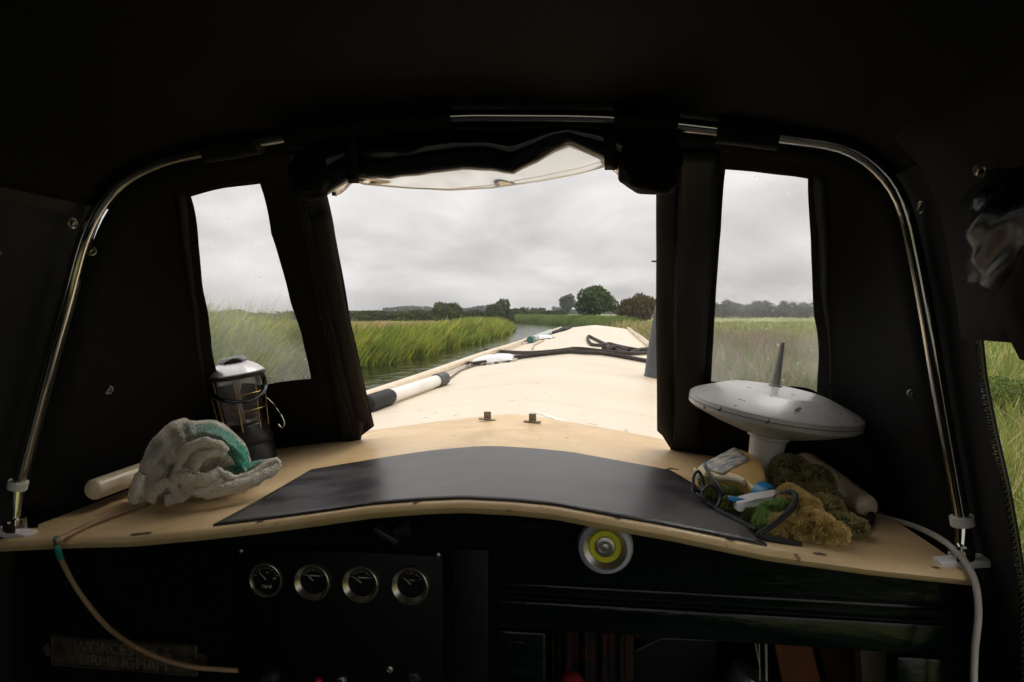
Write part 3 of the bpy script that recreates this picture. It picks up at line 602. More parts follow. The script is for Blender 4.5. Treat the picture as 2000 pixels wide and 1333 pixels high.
OPN = [inv(*p) for p in ((606, 262), (618, 310), (640, 385), (655, 460), (683, 620), (718, 778), (731, 832))]
b1 = inv(700, 858); b2 = inv(1310, 868)
OPN += [(b1[0], .985), (b1[0], 1.08), (b2[0], 1.08), (b2[0], .985)]+[inv(*p) for p in ((1284, 835), (1282, 700), (1282, 540), (1284, 380), (1287, 262))]
P2 = lambda s, f: panel(s, f)
P('front_panel', cdt([(0, 0), (SM, 0), (SM, 1), (0, 1)], [WL, WR, OPN], .022, P2), 'canvas', hood, mods=[('SOLIDIFY', dict(thickness=.002))])
for s0, sg in ((0, -1), (SM, 1)):
    mb = MB(); mb.grid(lambda u, v: (lambda p: (p[0]+sg*.030*v, 1.17+.03*0+(p[1]-1.17)*1.0, p[2]+.004-.14*v))(panel(s0, u)), 16, 3); P('side_skirt', mb, 'canvas', hood)
    mb = MB(); mb.grid(lambda u, v: (XC+sg*(HW-.02+.16*u), 1.222, EZ-.43-1.0*v), 2, 4); P('side_return', mb, 'canvas', hood)
for Wn in (WL, WR):
    c = np.array(Wn).mean(0); q = [tuple(c+(np.array(p)-c)*np.array([1.22, 1.12])) for p in Wn]
    P('window_pane', cdt(q, [], .014, lambda s, f: panel(s, f, -.008)), 'window', hood, mods=[('SOLIDIFY', dict(thickness=.0012))])
    # bound hem round the window
def strip(name, pts, wd, lift, m='canvas_trim', k=6, parent=None, th=.0016):
    q = catmull([inv(*p) for p in pts], k); mb = MB(); V = []
    for i in range(len(q)):
        t = q[min(i+1, len(q)-1)]-q[max(i-1, 0)]; t /= np.linalg.norm(t); nn = np.array([-t[1], t[0]])
        for s in (-1, 1): V.append(panel(*(q[i]+nn*wd*s), lift))
    mb.add(V, [(2*i, 2*i+1, 2*i+3, 2*i+2) for i in range(len(q)-1)])
    return P(name, mb, m, parent or hood, mods=[('SOLIDIFY', dict(thickness=th))])
strip('window_hem', [(352, 380), (364, 470), (384, 600), (404, 772)], .012, .008)
strip('window_hem', [(1392, 326), (1381, 500), (1370, 640), (1362, 750)], .013, .008)
strip('window_hem', [(1600, 345), (1607, 480), (1614, 620), (1621, 780)], .012, .008)
# double flaps beside the opening, hanging a little proud of the panel
def flap(pa, pb, lift):
    A = catmull([inv(*p) for p in pa], 6); B = catmull([inv(*p) for p in pb], 6); mb = MB(); nv = 5
    mb.add([panel(*(A[i]+(B[i]-A[i])*j/nv), lift+.006*math.sin(j/nv*3.1)) for i in range(len(A)) for j in range(nv+1)], [(i*(nv+1)+j, (i+1)*(nv+1)+j, (i+1)*(nv+1)+j+1, i*(nv+1)+j+1) for i in range(len(A)-1) for j in range(nv)])
    return P('flap', mb, 'canvas_trim', hood, mods=[('SOLIDIFY', dict(thickness=.003))])
flap([(560, 300), (590, 430), (622, 600), (655, 780), (668, 866)], [(612, 290), (641, 385), (681, 610), (716, 770), (708, 858)], .012)
flap([(612, 430), (640, 560), (672, 700), (700, 815)], [(648, 420), (674, 560), (706, 710), (733, 832)], .022)
flap([(1322, 280), (1318, 440), (1316, 600), (1314, 868)], [(1283, 280), (1281, 440), (1281, 600), (1283, 838)], .018)
flap([(1400, 300), (1392, 470), (1380, 640), (1366, 876)], [(1330, 300), (1322, 470), (1318, 640), (1312, 872)], .010)
def zipper(pts, lift, sp=.006, m='gloss_black'):
    q = catmull([inv(*p) for p in pts], 24); W = np.array([panel(*t, lift) for t in q]); L_ = np.concatenate([[0], np.cumsum(np.linalg.norm(np.diff(W, axis=0), axis=1))]); mb = MB()
    mb.tube(W[::6], .0016, 6)
    for i, s in enumerate(np.arange(0, L_[-1], sp)):
        p_ = [np.interp(s, L_, W[:,c]) for c in range(3)]; mb.box((p_[0]+(.0012 if i % 2 else -.0012), p_[1]-.001, p_[2]), (.006, .003, .0028))
    return P('zip', mb, m, hood)
zipper([(604, 400), (630, 560), (662, 720), (697, 858)], .019)
zipper([(1320, 320), (1317, 520), (1316, 700), (1311, 872)], .020)
# hoop of polished tube, canvas sleeves, feet
mb = MB(); ss = np.linspace(.06, SM-.06, 120); mb.tube([(hoop(s)[0], 1.185, EZ+hoop(s)[1]) for s in ss], .0117, 16); P('hoop', mb, 'chrome', hood)
def s_at(px):      # arc position whose hoop point projects to that column (upper part)
    s = np.linspace(.5, SM-.5, 400); q = [proj((hoop(t)[0], 1.185, EZ+hoop(t)[1]))[0] for t in s]; return float(np.interp(px, q, s))
for a, b in ((400, 506), (560, 880), (1198, 1322), (1402, 1522)):
    mb = MB(); s0, s1 = s_at(a), s_at(b); mb.tube([(hoop(s)[0], 1.187+.002*math.sin(s*60), EZ+hoop(s)[1]-.002) for s in np.linspace(s0, s1, 14)], [(.019, .021)]*14, 14); P('hoop_sleeve', mb, 'canvas_trim', hood)
for s_, sg in ((.05, -1), (SM-.05, 1)):
    x, z = hoop(s_); zr = hatch_z(x, 1.17)-EZ; base = Vector((x-sg*.012, 1.175, EZ+zr))
    mb = MB(); mb.box((base.x, base.y, base.z+.006), (.075, .034, .014), Matrix.Rotation(-sg*.12, 3, 'Y'), .004); ft = P('foot_plate', mb, 'white_plastic', hood)
    mb = MB(); mb.tube([(base.x, base.y-.014, base.z+.01), (base.x, base.y-.014, base.z+.034), (base.x, base.y+.014, base.z+.034), (base.x, base.y+.014, base.z+.01)], [(.014, .003)]*4, 8); mb.tube([(base.x, base.y-.02, base.z+.03), (base.x, base.y+.02, base.z+.03)], .005, 10); P('swivel', mb, 'chrome', ft)
    mb = MB(); h1 = hoop(s_+(.035 if sg < 0 else -.035)); mb.tube([(base.x, base.y, base.z+.02), (h1[0], 1.185, EZ+h1[1])], [.008, .0118], 12); P('fork_end', mb, 'chrome', ft)
    h2 = hoop(s_+(.05 if sg < 0 else -.05)); mb = MB(); mb.tube([(h1[0], 1.185, EZ+h1[1]), (h2[0], 1.185, EZ+h2[1])], .0175, 16); P('collar', mb, 'white_plastic', hood)
# canvas top and side curtains (behind the hoop, over the helmsman)
KS = np.linspace(.66, SM-.66, 90)
def topc(u, v):
    s = KS[0]+(KS[-1]-KS[0])*u; y = 1.235-2.53*v; x, z = hoop(s, .010+.06*v); z += .024*math.sin(v*3.1)*math.sin(u*math.pi)+.004*noise.noise((s*4, y*3, 0))
    return (x, y, EZ+z)
mb = MB(); mb.grid(topc, 80, 30); P('top_cover', mb, 'canvas', hood, mods=[('SOLIDIFY', dict(thickness=.003))])
def legx(z, sg):
    s = np.linspace(0, .9, 60) if sg < 0 else np.linspace(SM-.9, SM, 60)
    pts = np.array([hoop(t, .022) for t in s]); o_ = np.argsort(pts[:,1]); 
    return float(np.interp(z, pts[o_,1], pts[o_,0])) + (sg*.05*max(0, -.43-z))
zs0 = hoop(KS[0])[1]; zs1 = hoop(KS[-1])[1]
def wrink(a, b, k): return .008*noise.noise((a*3.5, b*2.0, k))+.004*noise.noise((a*11, b*5, k+3))
mb = MB(); mb.grid(lambda u, v: (legx(zs0+.02-(zs0+1.2)*v, -1)-.03*u-.004+wrink(1.2-2.5*u, v*1.3, 2)*min(1, u*12), 1.25-2.55*u, EZ+zs0+.04-(zs0+1.22)*v), 60, 40); P('side_curtain', mb, 'curtain', hood, mods=[('SOLIDIFY', dict(thickness=.002))])
ed = [at_x(px, py, xx) for px, py, xx in ((1936, 600, .545), (1940, 640, .552), (1950, 740, .565), (1972, 850, .58), (1990, 950, .59), (2003, 1040, .60), (2016, 1333, .62))]
ez = [p[2]-EZ for p in ed][::-1]; ey = [p[1] for p in ed][::-1]
def yedge(z): return float(np.interp(z, ez, ey))
def rcur(u, v):
    z = zs1+.04-(zs1+1.22)*v; ye = yedge(z); y = 1.25-(1.25-ye)*u; return (legx(z, 1)+wrink(y, z*1.3, 5)*min(1, u*10, (1-u)*10), y, EZ+z)
mb = MB(); mb.grid(rcur, 30, 50); P('side_curtain', mb, 'curtain', hood, mods=[('SOLIDIFY', dict(thickness=.002))])
mb = MB(); mb.grid(lambda u, v: (legx(zs1+.06-(zs1+.04)*v, 1)-.004+.02*u, yedge(-.02)+.03-(yedge(-.02)+1.33)*u, EZ+zs1+.06-(zs1+.10)*v), 20, 6); P('curtain_header', mb, 'curtain', hood, mods=[('SOLIDIFY', dict(thickness=.002))])
# zip of the right side curtain
mb = MB(); zz = np.arange(-.9, -.02, .0045)
mb.tube([(legx(z, 1)-.004, yedge(z)+.004, EZ+z) for z in np.linspace(-.9, -.02, 50)], .0035, 6)
for i, z in enumerate(zz): mb.box((legx(z, 1)-.008, yedge(z)+(.001 if i % 2 else .005), EZ+z), (.003, .006, .0024))
P('zip', mb, 'gloss_black', hood)
mb = MB(); zz = np.linspace(.1, -.45, 60); mb.tube([(legx(z, -1)+.006, 1.03-.05*(.1-z), EZ+z) for z in zz], .002, 6)
for i in range(120):
    z = .1-.55*i/120; mb.box((legx(z, -1)+.009, 1.03-.05*(.1-z), EZ+z), (.003, .007, .0026))
P('zip', mb, 'gloss_black', hood)
# unseen canvas sheet added at the rear, blocks low light reflecting in the bulkhead
REARZ = .42
mb = MB(); mb.grid(lambda u, v: (XC+(-1.02+2.04*u), -1.29+.01*math.sin(u*30), .2+(EZ-REARZ-.2)*v), 40, 6)
P('rear_light_block', mb, 'canvas', hood)
# seam tapes
mb = MB(); zt_ = zs0; mb.grid(lambda u, v: (legx(zs0+.03-.05*v, -1)+.006, 1.19-.9*u, EZ+zs0+.035+.02*u-.05*v), 12, 2); P('seam_tape', mb, 'canvas_trim', hood)
def vband(xs_, sg):
    mb = MB(); V = []
    return mb
# turn-button fasteners
def disc(p, nrm, r_, parent):
    q = Vector(nrm).to_track_quat('Z', 'Y').to_matrix().to_4x4(); Mx = Matrix.Translation(Vector(p)) @ q
    mb = MB(); mb.lathe([(r_, 0), (r_*1.0, .0015), (r_*.86, .003), (r_*.66, .0015), (r_*.62, .0005)], 24, Mx, False); a = P('fastener', mb, 'steel', parent)
    mb = MB(); mb.lathe([(r_*.62, .0004), (0.0001, .0006)], 20, Mx, False); P('fastener_seat', mb, 'black_plastic', a)
    mb = MB(); mb.box((0, 0, 0), (r_*.95, r_*.34, .004), None, .0012); mb.v = [tuple(Mx @ Matrix.Rotation(.9, 4, 'Z') @ Vector((v[0], v[1], v[2]+.003))) for v in mb.v]; P('turn_button', mb, 'steel', a)
def on_curt(px, py, sg, lift=.006):
    d = ray(px, py); a, b = .2, 3
    for _ in range(50):
        m_ = (a+b)/2; q = EYE+d*m_
        if sg*(q[0]-legx(q[2]-EZ, sg)) < 0: a = m_
        else: b = m_
    q = EYE+d*a; q[0] -= sg*lift; return q
disc(on_curt(130, 437, -1, .012), (1, -.15, 0), .0105, hood)
disc(on_curt(1816, 404, 1, .012), (-1, -.15, 0), .0105, hood)
disc(on_curt(1966, 333, 1, .03), (-1, -.3, -.5), .0100, hood)
for px, py, nn in ((191, 492, (.75, -.65, 0)), (223, 760, (.75, -.65, 0)), (1773, 767, (-.6, -.8, 0)), (1771, 462, (-.6, -.8, 0))):
    q = panel(*inv(px, py), .018); disc(q, nn, .0098 if px < 1000 else .0085, hood)
strip('reinforcing_tape', [(182, 470), (196, 600), (212, 760), (232, 900), (250, 990)], .016, .004)
strip('reinforcing_tape', [(1762, 470), (1778, 600), (1788, 760), (1780, 900), (1772, 985)], .013, .004)
# rolled-up centre window: dark roll, clear vinyl bulging out of it, straps
rollb = np.array([(636, 382), (690, 348), (760, 350), (860, 337), (900, 332), (960, 334), (1003, 341), (1050, 316), (1085, 296), (1110, 287), (1150, 300), (1185, 318), (1225, 350)], float)
def rolls(u, v):
    px = 625+(1232-625)*u; pb = np.interp(px, rollb[:,0], rollb[:,1])+2*noise.noise((px*.03, 0, 0)); pt = 232+abs(u-.45)*16
    a = at_y(px, pt, 1.215); b = at_y(px, pb, 1.215); c = (a+b)/2; hz_ = (a[2]-b[2])/2; an = v*2*math.pi
    rr_ = 1+.10*noise.noise((px*.012, math.cos(an)*1.2, math.sin(an)*1.2)); 
    return (c[0], c[1]-.034*math.sin(an)*rr_, c[2]+hz_*math.cos(an)*(1 if math.cos(an) < 0 else rr_))
mb = MB(); mb.grid(rolls, 90, 28); roll = P('rolled_window', mb, 'gloss_black', hood)
vb = np.array([(646, 382), (658, 384), (672, 374), (690, 354), (712, 361), (800, 369), (880, 373), (960, 368), (1060, 354), (1130, 341), (1186, 326), (1205, 340), (1222, 364)], float)
def vin(u, v):
    px = 648+(1221-648)*u; t = np.interp(px, rollb[:,0], rollb[:,1])-26; b = np.interp(px, vb[:,0], vb[:,1]); py = t+(b-t)*v
    return tuple(at_y(px, py, 1.262+.012*math.sin(px*.025+v*2)+.010*noise.noise((px*.02, v*2, 0))-.02*math.sin(v*3.14)))
mb = MB(); mb.grid(vin, 120, 12); P('clear_vinyl', mb, 'vinyl_roll', roll)
for off in (5, 13, 2):
    mb = MB(); q = []
    for px in np.linspace(652+off, 1216, 60):
        b = np.interp(px, vb[:,0], vb[:,1])-off*(.5+.5*math.sin(px*.006+off)); q.append(at_y(px, b, 1.245))
    mb.tube(q, .0011, 5); P('vinyl_fold', mb, 'vinyl_roll', roll)
for cxp, cyp, rx, ry, rz_ in ((612, 338, 44, 46, .035), (1268, 318, 58, 55, .045)):
    mb = MB(); c = at_y(cxp, cyp, 1.205); sc_ = c[1]/F*1.06
    def lump(u, v):
        a, b = u*2*math.pi, v*math.pi; d_ = Vector((math.sin(b)*math.cos(a), math.sin(b)*math.sin(a), math.cos(b)))
        k_ = 1+.16*noise.noise(d_*1.8+Vector((cxp, 0, 0))); pw = lambda t_: math.copysign(abs(t_)**.7, t_)
        return (c[0]+pw(d_.x)*rx*sc_*k_, c[1]+d_.y*rz_*k_, c[2]+pw(d_.z)*ry*sc_*k_+pw(d_.x)*(.008 if cxp < 1000 else -.010))
    mb.grid(lump, 40, 24); P('roll_end', mb, 'canvas', roll)
for (xa_, ya_), (xb_, yb_), wp in (((684, 268), (691, 357), 11), ((1190, 250), (1193, 331), 12)):
    mb = MB(); V = []
    for i in range(9):
        t_ = i/8; an = -math.pi*.5+t_*math.pi*1.1; px = xa_+(xb_-xa_)*t_; py = ya_+(yb_-ya_)*t_
        for s in (-1, 1): V.append(at_y(px+s*wp, py, 1.172+.035*t_**3))
    mb.add(V, [(2*i, 2*i+1, 2*i+3, 2*i+2) for i in range(8)]); P('strap', mb, 'canvas_trim', hood, mods=[('SOLIDIFY', dict(thickness=.002))])
# gathered side window hanging at upper right: matte canvas pouch with glossy vinyl spilling over
def pouch(u, v):
    y = 1.075-.55*u; top = EZ+.20+.03*(1-u); bot = EZ-.05-.02*math.sin(u*3)+(.09*max(0, .2-u)/.2); z = top+(bot-top)*v
    bul = .062*math.sin(min(1, v*1.02)*math.pi*.94)**.8*min(1, (u+.02)*4)**.5 + .010*noise.noise((y*14, z*10, 3))
    return (legx(.12, 1)+.035*v-bul, y, z)
mb = MB(); mb.grid(pouch, 40, 30); po = P('rolled_side_window', mb, 'canvas', hood)
def gl(u, v):
    y = 1.055-.50*u; z0_ = EZ+.165+.02*(1-u); z1_ = EZ+.055-.055*min(1, u*1.6)+.03*noise.noise((u*5, 0, 1)); z = z0_+(z1_-z0_)*v
    vv = (EZ+.2-z)/.22; bul = .072*math.sin(min(1, vv)*math.pi*.94)**.8*min(1, (u+.03)*4)**.5+.012*noise.noise((u*5, v*2.2, 7))+.007*noise.noise((u*14+v*6, v*3.5, 2))
    return (legx(.12, 1)+.035*vv-bul, y, z)
mb = MB(); mb.grid(gl, 50, 30); P('side_vinyl', mb, mat('side_vinyl', (.004, .004, .004), rough=.26, spec=.10, bump=1, bscale=14), po)
tree('bramble', 'low leafy bramble on the right bank seen past the side curtain', 'shrub', 1985, 8.6, 190, 735, (.05, .075, .015), (.20, .26, .05), 3500, seed=51, base_clear=.02)
hz = MB(); hz.box((0, 350, 7), (1440, 1340, 17))
hm = bpy.data.materials.new('haze'); hm.use_nodes = True; ht = hm.node_tree; ht.nodes.clear(); ho = ht.nodes.new('ShaderNodeOutputMaterial'); hv = ht.nodes.new('ShaderNodeVolumePrincipled')
hv.inputs['Color'].default_value = (.86, .89, .92, 1); hv.inputs['Density'].default_value = .00055; ht.links.new(hv.outputs[0], ho.inputs['Volume'])
tag(obj('haze', hz, hm, smooth=False), kind='stuff')
#@OBJ
# =================================================================== THINGS ON THE HATCH AND ROOF
def T(o, *a, **k): return tag(o, *a, **k)
# non-slip mat
mo = [(385, 1043), (608, 918), (760, 893), (850, 880), (940, 873), (1040, 877), (1120, 885), (1310, 920), (1420, 985), (1511, 1084), (1400, 1066), (1300, 1047), (1180, 1025), (1080, 1007), (1000, 999), (900, 994), (820, 997), (720, 1005), (620, 1019), (520, 1033)]
mo = [tuple(on_roof(px, py, .012)[:2]) for px, py in mo]
mo = [(x, max(y, 1.152)) for x, y in mo]
mm = mat('mat_rubber', (.021, .020, .0215), (.062, .058, .058), rough=.36, scale=6, bump=.25, bscale=160, spec=.5, rvar=.07, stretch=(1, 2.5, 1), detail=10)
mb = cdt(mo, [], .02, lambda x, y: (x, y, hatch_z(x, y)+.0035)); o = obj('mat', mb, mm, mods=[('SOLIDIFY', dict(thickness=.0025, offset=-1))])
T(o, 'dark grey six sided non-slip sheet lying across the cream hatch', 'mat')
# remeshed soft shapes
def dsurf(px, py):
    p_ = on_roof(px, py, .012); return float((p_-EYE)@FW)
def soft(mb, vox=.004, it=3, disp=0, dscale=.02):
    me = bpy.data.meshes.new('tmp'); me.from_pydata(mb.v, [], mb.f); ob = bpy.data.objects.new('tmp', me); COL.objects.link(ob)
    md = ob.modifiers.new('r', 'REMESH'); md.mode = 'VOXEL'; md.voxel_size = vox
    sm = ob.modifiers.new('s', 'SMOOTH'); sm.iterations = it; sm.factor = .5
    dg = bpy.context.evaluated_depsgraph_get(); dg.update(); ev = ob.evaluated_get(dg); m2 = bpy.data.meshes.new_from_object(ev)
    bpy.data.objects.remove(ob); V = np.zeros(len(m2.vertices)*3); m2.vertices.foreach_get('co', V); V = V.reshape(-1, 3)
    Nn = np.zeros(len(V)*3); m2.vertices.foreach_get('normal', Nn); Nn = Nn.reshape(-1, 3)
    if disp: V = V+Nn*np.array([disp*(noise.noise(Vector(p)/dscale)+.5*noise.noise(Vector(p)/dscale*2.3)) for p in V])[:,None]
    o_ = MB(); o_.v = V.tolist(); o_.f = [tuple(p.vertices) for p in m2.polygons]; bpy.data.meshes.remove(m2); return o_, Nn
def sph(mbx, px, py, d, rx, ry, rz_, tilt=0):     # ellipsoid, radii in photo pixels (x,y) and metres (depth)
    c = at_d(px, py, d); s = d/F; ca, sa = math.cos(R(tilt)), math.sin(R(tilt))
    A_ = (RT*ca-UP*sa); B_ = (RT*sa+UP*ca)
    V = []; n1_, n2_ = 18, 12
    for i in range(n2_+1):
        b = math.pi*i/n2_
        for j in range(n1_):
            a = 2*math.pi*j/n1_; V.append(c+A_*rx*s*math.sin(b)*math.cos(a)+B_*ry*s*math.cos(b)+FW*rz_*math.sin(b)*math.sin(a))
    mbx.add(V, [(i*n1_+j, (i+1)*n1_+j, (i+1)*n1_+(j+1) % n1_, i*n1_+(j+1) % n1_) for i in range(n2_) for j in range(n1_)])
# towel bunched over the left hand rail
def pth(pts, dep):           # (px,py,half width a,half thickness b, depth offset)
    q = catmull([(p[0], p[1], p[4] if len(p) > 4 else 0, p[2], p[3]) for p in pts], 6); return [at_d(a, b, dep+c) for a, b, c, _, _ in q], [(max(.003, w_/F*dep), max(.003, t_)) for _, _, _, w_, t_ in q]
D0 = 1.50
mb = MB()
def rib(pts, flat=FW): P_, r_ = pth(pts, D0); mb.tube(P_, r_, 12, flat=tuple(-FW) if flat is FW else flat)
def band(A, B, bulge, th=.009, dep=D0, da=.0, db=.0, nv=10):      # thick sheet between two outlines, bulging toward the eye
    A = catmull(A, 6); B = catmull(B, 6); n = max(len(A), len(B)); iA = np.linspace(0, len(A)-1, n); iB = np.linspace(0, len(B)-1, n)
    rowF = []; rowB = []
    for i in range(n):
        a = np.array([np.interp(iA[i], range(len(A)), A[:,c]) for c in (0, 1)]); b = np.array([np.interp(iB[i], range(len(B)), B[:,c]) for c in (0, 1)])
        for j in range(nv+1):
            t = j/nv; p = a+(b-a)*t; d_ = dep+da*(1-t)+db*t-bulge*math.sin(t*math.pi)**.8+.009*math.sin(t*8+i*.17+1.5*math.sin(i*.11))*math.sin(t*math.pi)+.005*math.sin(i*.9+t*2)
            rowF.append(at_d(p[0], p[1], d_)); rowB.append(at_d(p[0], p[1], d_+th))
    k = nv+1; nF = len(rowF); V = rowF+rowB
    Fc = [(i*k+j, i*k+j+1, (i+1)*k+j+1, (i+1)*k+j) for i in range(n-1) for j in range(nv)]
    Fc += [tuple(nF+t for t in f[::-1]) for f in Fc]
    bd = [i*k for i in range(n)]+[(n-1)*k+j for j in range(1, k)]+[i*k+nv for i in range(n-2, -1, -1)]+[j for j in range(nv-1, 0, -1)]
    Fc += [(bd[i], bd[(i+1) % len(bd)], nF+bd[(i+1) % len(bd)], nF+bd[i]) for i in range(len(bd))]
    mb.add(V, Fc)
# the big drape over the rail
def fold(pts, curl=1.0, th=.006):      # soft folded ribbon: (px,py,half width px,depth offset), edges curl back out of sight
    q = catmull([(p[0], p[1], p[2], p[3]) for p in pts], 7); n = len(q); nc = 12; rows = []; 
    for i in range(n):
        t = q[min(i+1, n-1), :2]-q[max(i-1, 0), :2]; t = t/max(1e-6, np.linalg.norm(t)); nn = np.array([-t[1], t[0]]); row = []
        for j in range(nc+1):
            a = (j/nc-.5)*math.pi*1.25*curl; w_ = q[i, 2]*(1+.10*math.sin(i*.8)+.06*math.sin(i*1.9+j*.3))
            row.append(at_d(q[i, 0]+nn[0]*w_*math.sin(a), q[i, 1]+nn[1]*w_*math.sin(a), D0+q[i, 3]+(1-math.cos(a))*w_*D0/F*1.1))
        rows.append(row)
    k = nc+1; V = [p for r_ in rows for p in r_]; Fc = [(i*k+j, i*k+j+1, (i+1)*k+j+1, (i+1)*k+j) for i in range(n-1) for j in range(nc)]
    mb.add(V, Fc)
# backing mass so that no gap shows through
sph(mb, 375, 915, D0+.05, 92, 66, .06, -6); sph(mb, 450, 925, D0+.03, 45, 24, .04, 8)
band([(257, 984), (266, 936), (282, 888), (304, 852), (332, 828), (358, 817), (376, 822), (420, 822), (458, 846), (482, 878), (493, 914)],
     [(284, 984), (300, 958), (326, 930), (348, 900), (366, 876), (380, 862), (396, 855), (430, 868), (448, 890), (462, 908), (476, 922)], .045, .008, D0-.015, .055, .0, 14)
fold([(280, 930, 10, -.03), (296, 902, 13, -.03), (322, 880, 12, -.032), (352, 862, 9, -.03)], .7)
# hanging tongue at the lower left
fold([(276, 926, 10, -.05), (268, 950, 13, -.06), (262, 970, 12, -.06), (262, 985, 6, -.055)], .9)
# inner S folds
fold([(343, 934, 7, -.075), (347, 908, 9, -.08), (360, 886, 10, -.085), (384, 868, 10, -.09), (408, 864, 10, -.09), (430, 872, 9, -.08), (444, 884, 7, -.07)])
fold([(384, 932, 8, -.08), (380, 912, 9, -.085), (388, 894, 10, -.09), (406, 886, 9, -.09), (426, 884, 8, -.08), (442, 890, 6, -.07)])
fold([(378, 922, 5, -.08), (362, 922, 6, -.08), (348, 926, 6, -.08)])
# lower ruffles
fold([(292, 982, 8, -.06), (302, 962, 9, -.07), (316, 948, 9, -.075), (330, 944, 8, -.08), (340, 956, 8, -.08), (348, 970, 8, -.075)])
fold([(322, 978, 9, -.07), (344, 974, 10, -.075), (360, 962, 11, -.08), (366, 946, 11, -.085), (352, 934, 9, -.085), (334, 936, 7, -.08)])
fold([(338, 940, 9, -.09), (356, 934, 12, -.095), (380, 940, 14, -.10), (404, 938, 14, -.10), (422, 926, 10, -.09), (432, 916, 7, -.08)], .9)
fold([(366, 952, 12, -.09), (384, 958, 13, -.10), (402, 960, 12, -.10), (420, 950, 13, -.095), (428, 932, 12, -.09)], .8)
# long flattened loop reaching right
fold([(424, 918, 7, -.085), (440, 926, 8, -.085), (460, 934, 7, -.08), (484, 930, 7, -.075), (508, 918, 7, -.06), (530, 903, 7, -.05), (541, 901, 7, -.045), (544, 911, 7, -.045)])
fold([(398, 970, 6, -.10), (420, 962, 10, -.10), (450, 954, 13, -.10), (482, 945, 13, -.09), (510, 932, 11, -.075), (532, 920, 9, -.06), (544, 908, 7, -.05)], .95)
band([(428, 914), (452, 910), (482, 905), (512, 898), (538, 897)], [(430, 944), (455, 948), (485, 940), (515, 925), (541, 908)], .0, .006, D0-.015, .0, -.03, 8)
V_ = np.array(mb.v); V_ = V_+np.array([[.0028*noise.noise((p[0]*34+9*c, p[1]*34, p[2]*34+c*5))+.0014*noise.noise((p[0]*90, p[1]*90+c*7, p[2]*90)) for c in range(3)] for p in V_]); mb.v = V_.tolist()
mb2 = mb
tm = mat('towel_terry', (.76, .69, .58), (.90, .85, .75), rough=.95, scale=22, bump=3, bscale=330, spec=.1, detail=8)
t_ = tm.node_tree; b_ = t_.nodes['Principled BSDF']; src = b_.inputs['Base Color'].links[0].from_socket
def stain(src, cpos, rad, colr, amt):
    g = t_.nodes.new('ShaderNodeNewGeometry'); vd = t_.nodes.new('ShaderNodeVectorMath'); vd.operation = 'DISTANCE'; vd.inputs[1].default_value = tuple(cpos); t_.links.new(g.outputs['Position'], vd.inputs[0])
    nn = t_.nodes.new('ShaderNodeTexNoise'); nn.inputs['Scale'].default_value = 35; t_.links.new(g.outputs['Position'], nn.inputs['Vector'])
    ma = t_.nodes.new('ShaderNodeMath'); ma.operation = 'MULTIPLY_ADD'; ma.inputs[1].default_value = .03; t_.links.new(nn.outputs[0], ma.inputs[0]); t_.links.new(vd.outputs['Value'], ma.inputs[2])
    mr = t_.nodes.new('ShaderNodeMapRange'); mr.inputs[1].default_value = rad+.015; mr.inputs[2].default_value = rad*.55+.015; mr.inputs[3].default_value = 0; mr.inputs[4].default_value = amt; t_.links.new(ma.outputs[0], mr.inputs[0])
    m_ = t_.nodes.new('ShaderNodeMix'); m_.data_type = 'RGBA'; t_.links.new(mr.outputs[0], m_.inputs[0]); t_.links.new(src, m_.inputs[6]); m_.inputs[7].default_value = (*colr, 1); return m_.outputs[2]
for px, py, rd, cc, am in ((468, 888, .055, (.14, .50, .38), .95), (440, 850, .05, (.26, .55, .43), .8), (400, 850, .04, (.22, .40, .32), .6), (300, 880, .025, (.28, .36, .27), .6), (332, 905, .022, (.16, .30, .20), .6), (370, 830, .03, (.25, .38, .34), .5)):
    src = stain(src, at_d(px, py, D0-.02), rd, cc, am)
t_.links.new(src, b_.inputs['Base Color'])
tw = obj('towel', mb2, tm, mods=[('SUBSURF', dict(levels=1, render_levels=1))])
ST = [(np.array(at_d(px, py, D0-.02)), rd, cc, am) for px, py, rd, cc, am in ((468, 888, .055, (.14, .50, .38), .95), (440, 850, .05, (.26, .55, .43), .8), (400, 850, .04, (.22, .40, .32), .6), (300, 880, .025, (.28, .36, .27), .6), (332, 905, .022, (.16, .30, .20), .6), (370, 830, .03, (.25, .38, .34), .5))]
def towcol(p, r, n):
    c = mixc(.5+r.normal(0, .3, n), (.78, .71, .60), (.95, .90, .80))
    for q, rd, cc, am in ST:
        d = np.linalg.norm(p-q, axis=1)+.03*np.array([noise.noise(Vector(v)*35) for v in p])*.5; t = np.clip((rd+.005-d)/(rd*.45), 0, 1)*am; c = c*(1-t[:,None])+np.array(cc)*t[:,None]
    return c
TOWEL_FUZZ = (tw, mb2, towcol)
T(tw, 'crumpled grey white towel with a teal stain bunched over the left rail', 'towel')
